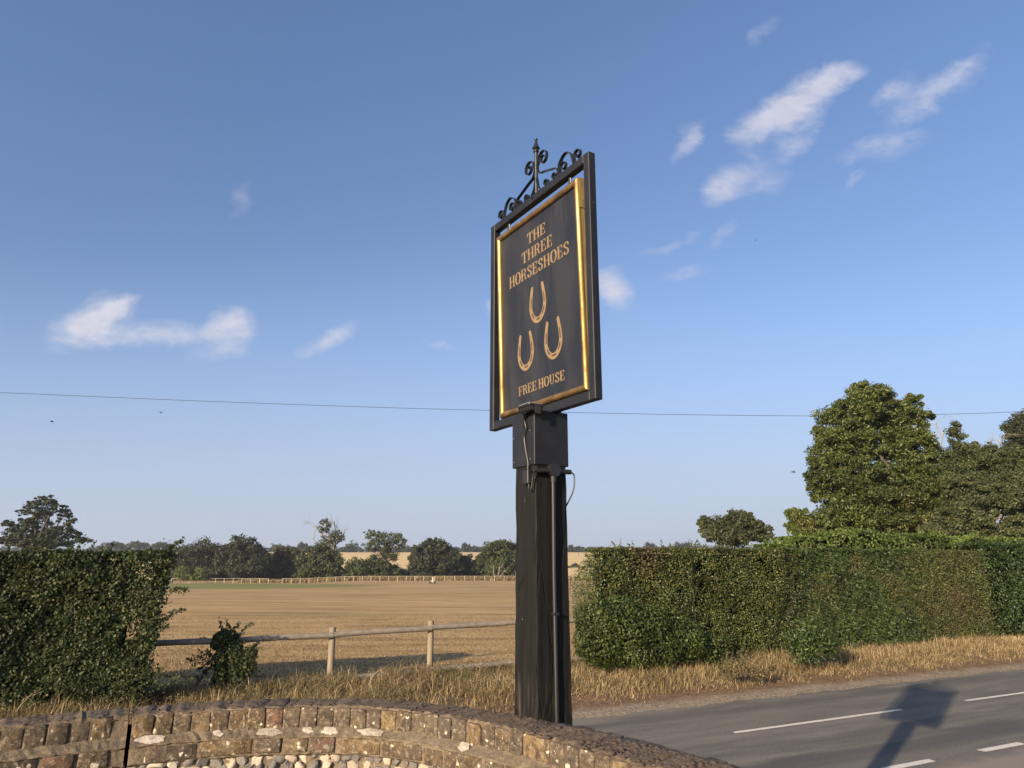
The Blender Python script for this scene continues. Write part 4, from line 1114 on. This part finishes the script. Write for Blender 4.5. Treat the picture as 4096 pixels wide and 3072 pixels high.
# low shrub growth against the ash
sp4 = []
for i in range(40):
    u = rr5.uniform(1715, 1800); sp4.append((at(u, 1405, 18.2), at(u + rr5.uniform(-30, 30), rr5.uniform(1345, 1425), 17.6), 60, .09))
bush('ash_seedling', 'low fresh green ash growth spilling out of the hedge foot', at(1760, 1425, 18.2), sp4, .11, M['ash'], 'shrub', (), .35, 7)
sp5 = []
for i in range(26):
    u = rr5.uniform(1565, 1640); sp5.append((at(u, 1460, 16.2), at(u + rr5.uniform(-20, 20), rr5.uniform(1400, 1450), 16.1), 40, .06))
bush('nettle_patch', 'pale green weeds in the dry grass under the middle of the hedge', at(1600, 1462, 16.2), sp5, .055, M['weed'], 'weeds', (), .5, 8)

# ------------------------------------------------------------------ grass on the verge
def blades(name, m, n, fn, hmin, hmax, wid, lean=.35, seed=1, curve=.5, **kw):
    r = np.random.default_rng(seed); x, y, z, hs = fn(r, n); n = len(x)
    h = r.uniform(hmin, hmax, n) * hs
    az = r.uniform(0, 2 * math.pi, n); L_ = np.abs(r.normal(0, lean, n)) * h * .8
    dx, dy = np.cos(az) * L_, np.sin(az) * L_
    pa = az + math.pi / 2 + r.normal(0, .5, n); wx, wy = np.cos(pa) * wid * .5, np.sin(pa) * wid * .5
    b = np.stack([x, y, z], 1)
    W = np.stack([wx, wy, 0 * wx], 1) * r.uniform(.6, 1.3, n)[:, None]
    m1 = b + np.stack([dx * .3, dy * .3, h * .6], 1); t = b + np.stack([dx, dy, h * (1 - .25 * curve)], 1)
    V = np.stack([b - W, b + W, m1 - W * .8, m1 + W * .8, t], 1).reshape(-1, 3)
    k = np.arange(n)[:, None] * 5
    F = np.concatenate([k + np.array([0, 1, 3]), k + np.array([0, 3, 2]), k + np.array([2, 3, 4])], 0)
    return link(name, np_mesh(name, V, F), m, kind='stuff', **kw)
def verge(r, n, s0=-14, s1=24, n0=12.2, n1=15.7, tuft=.14, thr=-.15):
    k = n // 14
    cs = r.uniform(s0, s1, k * 2); cn = n0 + (n1 - n0) * r.random(k * 2) ** .8
    kp = lump(cs * 1.4, cn * 1.4, 5) + .9 * (cn - n0) / (n1 - n0) > thr + .2 * r.random(k * 2); cs, cn = cs[kp], cn[kp]
    idx = r.integers(0, len(cs), n); s_ = cs[idx] + r.normal(0, tuft * .6, n); nn_ = cn[idx] + r.normal(0, tuft * .6, n)
    th = r.random(len(cs)) ** 1.5; hs = .45 + 1.0 * th[idx]
    hs = hs * (.35 + .65 * np.clip((nn_ - n0) / 1.1, 0, 1))
    x, y = sn2xy(s_, nn_); return x, y, zground(x, y) - .02, hs
blades('verge_grass', M['drygrass'], 150000, lambda r, n: verge(r, n), .06, .29, .0095, 1.3, 3, label='tall dry grass on the verge between road and fence')
blades('low_tangled_grass', M['drygrass'], 70000, lambda r, n: verge(r, n, n0=12.15, n1=15.8, tuft=.3, thr=-2), .03, .13, .012, 2.6, 13, label='low tangled grass litter covering the verge')
blades('pale_straw_stalks', M['straw'], 7000, lambda r, n: verge(r, n, tuft=.35), .12, .46, .008, 1.25, 4, label='pale straw stalks leaning over the verge grass')
blades('hedge_foot_straw', M['straw'], 24000, lambda r, n: verge(r, n, 6, 26, 12.35, 14.6, .12, -.6), .05, .22, .012, 2.4, 5, label='trampled pale straw at the foot of the right hedge')
def farg(r, n):
    x = r.uniform(-62, 22, n); y = 165 + r.uniform(1, 5, n) - np.clip((-x - 18) * .0, 0, 9); return x, y, zground(x, y), np.ones(n)
blades('rough_grass', M['drygrass'], 16000, farg, .4, 1.1, .10, .3, 6, label='rough tan grass strip behind the far fence')
blades('fence_foot_grass', M['drygrass'], 26000, lambda r, n: verge(r, n, -11, 6, 14.2, 15.25, .16, .15), .14, .46, .010, .9, 21, label='taller brown grass growing up round the lower fence rail')
def wd(r, n):
    x, y, z, hs = verge(r, n, -12, 14, 13.0, 15.6, .3, .1); return x, y, z, hs
r = np.random.default_rng(44); x, y, z, hs = wd(r, 42000)
P = np.stack([x, y, z + r.random(len(x)) ** 1.3 * .30], 1)
link('verge_weeds', leaf_mesh('verge_weeds', P, rvec(len(P)) + np.array((0, 0, .6)), .035 * r.uniform(.5, 1.3, len(P)), .5), M['weed'], kind='stuff', label='low green weeds among the dry verge grass')
# short dry turf of the field near the fence
def turf(r, n):
    y = 16.5 + 22 * r.random(n) ** 1.6; x = r.uniform(-.62, .16, n) * y
    s_, n_ = xy2sn(x, y); k = n_ > 15.4; x, y = x[k], y[k]; return x, y, zground(x, y) - .004, np.ones(len(x))
blades('field_turf', M['drygrass'], 60000, turf, .02, .05, .014, 1.0, 8, label='short parched turf blades near the fence')

# ------------------------------------------------------------------ trees
def tube_limb(tw, p, q, r0, r1, r, bend=.12, n=5, sides=5):
    pts = []; L_ = (q - p).length; o = Vector((r.gauss(0, 1), r.gauss(0, 1), r.gauss(0, .6))) * L_ * bend
    for i in range(n):
        t = i / (n - 1); pts.append(p.lerp(q, t) + o * math.sin(math.pi * t))
    tw.tube(pts, [r0 + (r1 - r0) * i / (n - 1) for i in range(n)], sides, False); return pts
def tree(name, label, u, y, blobs, m, leaves, leaf, zb=None, trunk=.02, group=None, clumps=26, aspect=.7, seed=1, flat=.8, cl=.40, limbs=12, cat='tree', tm=None, fill=.25, solid=0, depthk=.9, droop=False):
    """blobs: (u, v, half width, half height) in view pixels of the photograph, at distance y"""
    k = mpp(y); r = random.Random(seed); nr = np.random.default_rng(seed)
    base = at(u, 1200, y); base.z = zground(base.x, base.y) if zb is None else zb
    base.z = float(base.z)
    root = empty(name, base, label=label, cat=cat, group=group)
    B = []
    for (bu, bv, hw, hh) in blobs:
        c = at(bu, bv, y + r.uniform(-.5, .5) * hw * k * .5); B.append((c - base, hw * k, hh * k))
    wts = np.array([b[1] * b[2] for b in B]) ** .85; wts /= wts.sum()
    Ps = []; Ns = []; ctr = []
    for (c, rx, rz), wgt in zip(B, wts):
        nc_ = max(5, int(clumps * 2.6 * wgt * len(B) ** .6)); nl = int(leaves * wgt / nc_) + 1
        cen = np.array(c); d = rvec(nc_); d[:, 1] -= .25; rad = nr.uniform(.45, 1.0, nc_)[:, None]
        cc = cen + d * rad * np.array((rx, rx * depthk, rz))
        for q in cc:
            cr = cl * .72 * (rx * rz) ** .5 * nr.uniform(.5, 1.4)
            dd = rvec(nl); rr_ = nr.uniform(.35, 1.0, nl)[:, None] ** .6
            low = dd[:, 2] < -.25; dd[low, 2] *= .5
            Ps.append(q + dd * rr_ * np.array((cr, cr, cr * flat)) + nr.normal(0, cr * .18, (nl, 3))); Ns.append(dd * .8 + rvec(nl) * .85 + np.array((0, -.05, .3)))
            ctr.append(Vector(q))
        if fill:
            nf = int(leaves * wgt * fill); dd = rvec(nf) * nr.uniform(.1, .85, nf)[:, None]
            Ps.append(cen + dd * np.array((rx, rx * .7, rz))); Ns.append(rvec(nf))
    P = np.concatenate(Ps); N = np.concatenate(Ns)
    kp = P[:, 2] > -.3; P, N = P[kp], N[kp]
    T = np.tile(np.array((0, -.2, -.8)), (len(P), 1)) if droop else None
    link('crown', leaf_mesh('crown', P, N, leaf * nr.uniform(.6, 1.3, len(P)), aspect, T=T), m, root)
    tw = MB(); top = max(B, key=lambda b: b[1] * b[2])[0]; H = max(b[0].z + b[2] for b in B)
    t0 = H * trunk; fork = Vector((top.x * .4, top.y * .3, max(.8, H * .38)))
    tube_limb(tw, Vector((0, 0, -.3)), fork, t0, t0 * .7, r, .03, 6, 8)
    back_ = [q for q in ctr if q.y > -.1 * H] or ctr
    for i in range(limbs):
        q = Vector(r.choice(back_)); q = q if fill < .06 or name == 'oak_tree' else fork.lerp(q, .68); tube_limb(tw, fork, q, t0 * .45, t0 * .10, r)
    tw.build('trunk', tm or M['bark'], root)
    return root
def bare(tw, p, d, L_, r_, depth, r, k=3):
    n = 4; pts = [p]; q = p.copy(); dd = d.copy()
    for i in range(n):
        dd = (dd + Vector((r.gauss(0, .22), r.gauss(0, .22), r.gauss(0, .16)))).normalized(); q = q + dd * L_ / n; pts.append(q.copy())
    tw.tube(pts, [r_ * (1 - .5 * i / n) for i in range(n + 1)], 5 if depth > 1 else 3, False)
    if depth <= 0: return
    for i in range(k):
        b = pts[r.randint(1, n)] if i else pts[-1]
        nd = (dd + Vector((r.gauss(0, .75), r.gauss(0, .6), r.gauss(.1, .5)))).normalized()
        bare(tw, b, nd, L_ * r.uniform(.5, .78), r_ * .52, depth - 1, r, k)
def dead(name, label, u, vb, y, stems, m=None, seed=1, cat='dead tree', depth=3, rad=.12):
    r = random.Random(seed); base = at(u, vb, y); root = empty(name, base, label=label, cat=cat); tw = MB()
    for (u0, v0, u1, v1) in stems:
        tw = MB(); p = at(u0, v0, y) - base; q = at(u1, v1, y) - base; d = q - p
        tw.tube([p, p.lerp(q, .5) + Vector((r.gauss(0, .15), 0, 0)), q], [rad, rad * .75, rad * .45], 6); bare(tw, p.lerp(q, .6), d.normalized(), d.length * .5, rad * .5, depth, r)
        tw.build('branch', m or M['deadwood'], root)
    return root

# big horse chestnut and the trees round it
tree('chestnut_tree', 'tall broad horse chestnut rising above the hedge on the right', 1880, 45,
     [(1870, 868, 64, 42), (1822, 905, 62, 50), (1985, 905, 26, 24), (1772, 935, 26, 22), (1990, 1000, 40, 40), (1770, 1000, 34, 34), (1790, 1140, 50, 34), (1925, 900, 58, 48), (1965, 885, 38, 38), (1800, 960, 52, 45), (1870, 960, 85, 60), (1955, 955, 58, 60), (1785, 1030, 45, 40), (1850, 1040, 90, 60), (1940, 1045, 80, 60), (1765, 1055, 32, 28),
      (1830, 1110, 85, 55), (1920, 1120, 100, 60), (2000, 1060, 60, 55), (1985, 1120, 70, 50), (1858, 840, 30, 20)],
     M['chestnut'], 125000, .21, trunk=.025, clumps=44, aspect=.42, seed=3, flat=.75, cl=.36, limbs=26, fill=.35, droop=False, zb=.3)
tree('chestnut_sapling', 'low leaning chestnut limb reaching out left of the big crown', 1740, 44,
     [(1722, 1118, 26, 22), (1745, 1145, 34, 26), (1712, 1140, 18, 14), (1706, 1112, 14, 9)], M['chestnut'], 12000, .2, trunk=.02, clumps=22, aspect=.42, seed=5, cl=.35, limbs=7, fill=.1, droop=True, zb=.3)
tree('broadleaf_tree', 'rounded olive green tree low at the right edge below the dead branches', 2130, 42,
     [(2090, 1110, 75, 55), (2160, 1080, 70, 60), (2215, 1110, 60, 60), (2240, 1040, 50, 50), (2080, 1060, 50, 40), (2050, 1150, 70, 34), (2140, 1155, 90, 34), (2230, 1160, 60, 34)], M['olive'], 46000, .14, clumps=34, seed=7, trunk=.02, limbs=14, zb=.3, cl=.3)
tree('broadleaf_tree', 'dark tree with dead branch tips between the chestnut and right edge', 2095, 56,
     [(2075, 985, 45, 40), (2060, 935, 26, 22), (2115, 990, 50, 35), (2150, 1000, 45, 40), (2040, 1020, 50, 40), (2190, 1010, 50, 50), (2060, 1050, 60, 40), (2120, 1040, 60, 40), (2020, 985, 26, 30)], M['midtree'], 34000, .18, clumps=30, seed=8, trunk=.02, limbs=16, tm=M['deadwood'], zb=.3)
tree('broadleaf_tree', 'tall dark tree cut off by the right edge of the picture', 2210, 60,
     [(2195, 925, 32, 34), (2225, 960, 55, 60), (2190, 980, 35, 30), (2250, 900, 50, 40)], M['darktree'], 26000, .18, clumps=30, seed=9, trunk=.02, limbs=14, tm=M['bark'], zb=.3)
dead('dead_tree', 'bare pale dead trunk and branches standing behind the chestnut', 2030, 1030, 57.5, [(2030, 1040, 2023, 915), (2026, 990, 2040, 920), (2080, 980, 2075, 925), (2120, 985, 2145, 945), (2140, 990, 2170, 940), (2165, 1070, 2130, 1010)], None, 5, depth=3, rad=.065)
tree('field_tree', 'bushy rounded tree standing alone above the middle of the right hedge', 1585, 62,
     [(1585, 1130, 40, 26), (1545, 1145, 34, 24), (1625, 1150, 34, 24), (1575, 1160, 60, 22), (1522, 1130, 22, 13), (1605, 1120, 28, 14), (1645, 1155, 22, 16)], M['olive'], 22000, .19, clumps=30, seed=10, limbs=12, tm=M['bark'], zb=0)
# left oak
tree('oak_tree', 'dark spreading oak behind the left hedge with gappy horizontal limbs', 90, 118,
     [(100, 1100, 38, 26), (135, 1105, 26, 16), (150, 1125, 22, 12), (60, 1092, 13, 11), (50, 1108, 16, 9), (18, 1130, 20, 10), (32, 1140, 20, 10), (80, 1130, 40, 18), (130, 1150, 40, 20), (60, 1160, 50, 22), (20, 1168, 32, 14), (170, 1165, 28, 16), (110, 1170, 60, 18), (105, 1081, 28, 10)],
     M['oak'], 26000, .30, clumps=26, seed=12, trunk=.045, limbs=26, flat=.5, cl=.30, fill=.1, zb=-1)
# trees beyond the far fence, left to right
GT = 'trees beyond the far fence'
def ft(label, u, y, blobs, m, n=5200, leaf=.50, name='far_tree', **kw):
    kw.setdefault('fill', .5); n = int(n * 1.35)
    return tree(name, label, u, y, blobs, m, n, leaf, group=GT, **kw)
ft('dark tree just right of the left hedge top, its crown stepped', 425, 184, [(405, 1205, 34, 40), (440, 1195, 38, 34), (385, 1225, 25, 28), (470, 1215, 26, 36), (430, 1230, 50, 26)], M['darktree'], 9000, seed=20, limbs=8)
ft('large dark tree with bare twigs in its crown, beside the far fence gap', 520, 180, [(515, 1188, 32, 28), (545, 1190, 26, 30), (495, 1210, 30, 34), (560, 1215, 26, 34), (525, 1228, 52, 26), (575, 1222, 12, 26)], M['darktree'], 11000, seed=21, limbs=16, tm=M['deadwood'])
ft('brownish thin tree behind the gap in the far fence', 615, 190, [(610, 1205, 26, 24), (635, 1200, 24, 20), (600, 1228, 24, 22), (635, 1228, 26, 20)], M['browntree'], 5500, seed=22, limbs=10, tm=M['deadwood'])
ft('rounded mid green tree below the dead-topped tree', 693, 178, [(690, 1198, 34, 24), (665, 1220, 26, 28), (715, 1215, 32, 32), (690, 1232, 52, 20)], M['midtree'], 9500, seed=23, limbs=6)
ft('tall thin tree with a half dead top above the tree line', 715, 192, [(703, 1140, 16, 13), (725, 1155, 18, 9), (700, 1128, 9, 8), (718, 1165, 24, 10), (738, 1163, 11, 8), (712, 1178, 20, 12)], M['olive'], 2800, .36, seed=24, limbs=20, tm=M['deadwood'], fill=.0, trunk=.028)
dead('dead_branches_tree', 'bare forked dead branches beside the thin leafy tree top', 722, 1200, 193, [(722, 1190, 728, 1140), (728, 1175, 745, 1150), (710, 1175, 682, 1135), (725, 1170, 722, 1125)], None, 15, depth=3, rad=.22)
ft('airy olive tree standing before the golden stubble field', 833, 182, [(810, 1162, 22, 16), (845, 1165, 28, 18), (820, 1180, 36, 16), (865, 1170, 16, 18), (835, 1205, 34, 18), (798, 1152, 12, 8)], M['olive'], 5200, .36, seed=25, limbs=18, fill=.05, trunk=.03)
ft('low green bushy tree at the foot of the airy olive tree', 775, 176, [(775, 1228, 30, 20), (805, 1224, 30, 22), (835, 1232, 30, 18), (755, 1236, 14, 12)], M['midtree'], 7000, seed=26, limbs=4)
ft('dark dense oak in the middle of the tree line', 945, 180, [(925, 1185, 28, 22), (955, 1190, 32, 24), (905, 1210, 26, 28), (985, 1212, 26, 26), (940, 1225, 50, 26), (935, 1172, 16, 10)], M['darktree'], 11000, seed=27, limbs=14, tm=M['bark'])
ft('low dark bushes between the dense oak and sign post', 1015, 184, [(1005, 1222, 24, 24), (1030, 1226, 24, 20), (1045, 1212, 16, 18)], M['darktree'], 5500, seed=28, limbs=3)
ft('green spreading tree partly behind the sign post', 1085, 182, [(1078, 1185, 32, 20), (1105, 1192, 26, 22), (1060, 1205, 26, 22), (1095, 1218, 40, 26), (1060, 1232, 24, 16)], M['midtree'], 9000, seed=29, limbs=16, tm=M['bark'])
ft('left of the two small fresh green trees behind the far fence', 395, 163, [(395, 1236, 14, 14), (388, 1244, 14, 8), (402, 1245, 12, 8)], M['young'], 2200, .26, seed=30, name='young_tree', limbs=3)
ft('right of the two small fresh green trees behind the far fence', 430, 162, [(430, 1239, 9, 12), (424, 1247, 12, 7), (438, 1247, 9, 7)], M['young'], 1800, .26, seed=31, name='young_tree', limbs=3)
dead('dead_shrub', 'small pale leafless tree before the green tree left of the sign post', 1072, 1252, 172, [(1070, 1252, 1066, 1222), (1074, 1250, 1080, 1222), (1076, 1252, 1092, 1232)], None, 33, depth=3, rad=.10)
ft('dark low scrub behind the far left fence', 560, 192, [(470, 1240, 30, 14), (520, 1242, 40, 12), (590, 1240, 30, 14), (640, 1242, 40, 10), (860, 1240, 40, 12), (900, 1242, 30, 10), (980, 1243, 40, 10)], M['darktree'], 7000, seed=34, name='scrub', cat='bushes', limbs=0)
ft('dark rounded bush at the far fence seen right of the sign post', 1290, 150, [(1290, 1243, 16, 12), (1310, 1240, 16, 14)], M['midtree'], 2600, .3, seed=35, name='far_bush', cat='bush', limbs=0)
# crest trees far away
GC = 'distant trees along the skyline'
crest = [(250, 1176, 26, 9), (300, 1175, 26, 8), (350, 1176, 22, 8), (600, 1181, 16, 9), (655, 1177, 12, 9), (640, 1186, 20, 7), (762, 1180, 16, 14), (748, 1190, 12, 8), (880, 1184, 14, 10), (900, 1188, 12, 8), (1008, 1180, 12, 9), (1028, 1184, 12, 6), (1045, 1184, 9, 6),
         (1238, 1183, 12, 8), (1255, 1184, 10, 7), (1278, 1187, 14, 6), (1305, 1186, 12, 7), (1345, 1184, 22, 9), (1405, 1180, 16, 11), (1440, 1184, 14, 8), (1475, 1178, 22, 12), (1512, 1182, 22, 9), (1690, 1180, 20, 10), (1560, 1184, 30, 8)]
places = ['far left over the left hedge', 'over the left hedge right of the oak', 'left of the first dark tree', 'above the gap in the far fence', 'left of the dead-topped tree', 'low and left of the dead-topped tree', 'right of the dead-topped tree', 'just right of the dead-topped tree, lower',
          'right of the airy olive tree', 'left of the dense oak', 'right of the dense oak', 'small, above the golden strip', 'smallest, above the golden strip', 'touching the sign post on its right', 'second right of the sign post', 'third right of the sign post', 'fourth right of the sign post', 'above the hedge end',
          'rounded, above the dark hedge', 'low, above the dark hedge', 'broad, left of the lone field tree', 'broad and low, left of the lone field tree', 'beside the chestnut limb', 'behind the lone field tree']
for i, (u, v, hw, hh) in enumerate(crest):
    tree('skyline_tree', 'distant hazy rounded tree ' + places[i], u, 560 + (i * 37) % 60, [(u - hw * .35, v + 2, hw * .6, hh), (u + hw * .35, v + 3, hw * .6, hh * .85), (u, v + hh * .5, hw, hh * .7)], M['darktree'], 1300, 1.1, group=GC, seed=100 + i, limbs=0, clumps=16, fill=.5, trunk=.03)
def wood(name, label, u0, u1, y, vt, hh, m, n, leaf, seed):
    r = np.random.default_rng(seed); u = r.uniform(u0, u1, n); k = mpp(y)
    top = vt + 3.0 * lump(u / 9, u * 0, seed)
    v = top + r.random(n) * hh
    P = np.array([tuple(at(a, b, y + c)) for a, b, c in zip(u, v, r.uniform(-8, 8, n))])
    link(name, leaf_mesh(name, P, rvec(n) + np.array((0, -.4, .4)), leaf * r.uniform(.6, 1.3, n), .8), m, kind='stuff', label=label)
wood('distant_wood', 'low distant woodland along the skyline', -60, 2300, 600, 1183, 12, M['darktree'], 26000, 1.5, 77)
wood('field_hedge_line', 'dark hedge line dividing the two stubble fields', 1200, 1330, 300, 1221, 6, M['darktree'], 2600, .7, 78)
wood('valley_wood', 'dark wood closing the gaps between the left far trees', 372, 640, 198, 1192, 58, M['darktree'], 26000, .7, 81)
wood('valley_scrub', 'low scrub in the valley behind the far fence trees', 360, 1112, 196, 1232, 18, M['darktree'], 15000, .55, 79)

# far poles on the stubble field
def pole(u, vb, vt, y, label, arm=True):
    b = at(u, vb, y); t = at(u, vt, y); root = empty('utility_pole', b, label=label, cat='pole')
    MB().tube([(0, 0, 0), (0, 0, (t - b).z)], .16, 5).build('pole_shaft', M['bark'], root)
    if arm: MB().box(-.9, .9, -.1, .1, (t - b).z - .5, (t - b).z - .25).build('crossarm', M['bark'], root)
pole(1250, 1209, 1193, 430, 'thin pole standing in the stubble right of the sign post', False)
pole(1240, 1194, 1184, 530, 'pale pole with a crossarm at the skyline beside the sign post')

# overhead cable
pts = []
for u, v in ((-700, 822), (-300, 838), (0, 848), (400, 865), (800, 879.5), (1060, 886.5), (1300, 892.5), (1500, 896), (1740, 898.5), (1950, 897), (2212, 889), (2600, 868)):
    y = 70 + 0.0 * u; pts.append(at(u, v, y))
c = pts[5]
mb = MB().tube([tuple(p - c) for p in spline([tuple(p) for p in pts], 4) for p in [Vector(p)]], .022, 5)
mb.build('overhead_cable', M['rubber'], None, False, loc=c, label='single thin dark cable sagging right across the sky', cat='cable')
# flying birds
def bird(u, v, y, s_, rz, label):
    c = at(u, v, y); root = empty('bird', c, rz, label=label, cat='bird', group='small dark birds in flight')
    MB().tube([(-.16 * s_, 0, 0), (-.06 * s_, 0, .01 * s_), (.08 * s_, 0, 0), (.2 * s_, 0, .0)], [.012 * s_, .04 * s_, .035 * s_, .008 * s_], 6).build('body', M['iron'], root)
    for sg_ in (-1, 1):
        MB().add([(-.05 * s_, 0, .01), (.07 * s_, 0, .01), (.02 * s_, sg_ * .18 * s_, .09 * s_), (-.07 * s_, sg_ * .34 * s_, .02 * s_), (-.06 * s_, sg_ * .16 * s_, .08 * s_)], [(0, 1, 2, 4), (4, 2, 3)]).build('wing', M['iron'], root)
bird(112, 911, 60, 1.0, .6, 'lowest of the two tiny birds below the cable on the left')
bird(347, 891, 60, .9, 1.4, 'upper tiny bird just under the cable on the left')
bird(1714, 1020, 60, 1.1, .1, 'tiny bird gliding left of the chestnut tree')
bird(1632, 519, 70, .6, .3, 'tiny speck of a bird below the large right-hand clouds')
# field sprinkler by the far fence
b = at(934, 1261, 126); sprk = empty('field_sprinkler', b, label='small wheeled sprinkler machine on the dry field before the far fence', cat='sprinkler')
MB().box(-.35, .35, -.18, .18, .25, .5, .04).build('body', M['farfence'], sprk)
for x in (-.38, .38): MB().disc_y((x, .22), .22, -.28, -.2, 12).disc_y((x, .22), .22, .2, .28, 12).build('wheel', M['rubber'], sprk)
MB().tube([(0, 0, .45), (.1, 0, 1.0)], .05, 6).tube([(.1, 0, 1.0), (.25, 0, 1.15)], .035, 6).build('riser', M['screw'], sprk)
MB().tube([(-.35, 0, .4), (-1.0, 0, .03)], .03, 5).tube([(.35, 0, .4), (.9, 0, .03)], .03, 5).build('support_leg', M['farfence'], sprk)


# thin summer haze over the fields
hm = bpy.data.materials.new('haze'); hm.use_nodes = True; ht = NT(hm.node_tree); ht.n.remove(ht.n['Principled BSDF'])
pv = ht.new('ShaderNodeVolumePrincipled'); pv.inputs['Color'].default_value = (.86, .91, 1, 1); pv.inputs['Density'].default_value = .00024; pv.inputs['Anisotropy'].default_value = .3
ht.link(pv.outputs[0], ht.n['Material Output'].inputs['Volume'])
hz = MB().box(-4600, 4600, -4600, 6500, -16, 32).build('haze', hm, None, kind='stuff', label='thin pale summer haze over the distant fields')
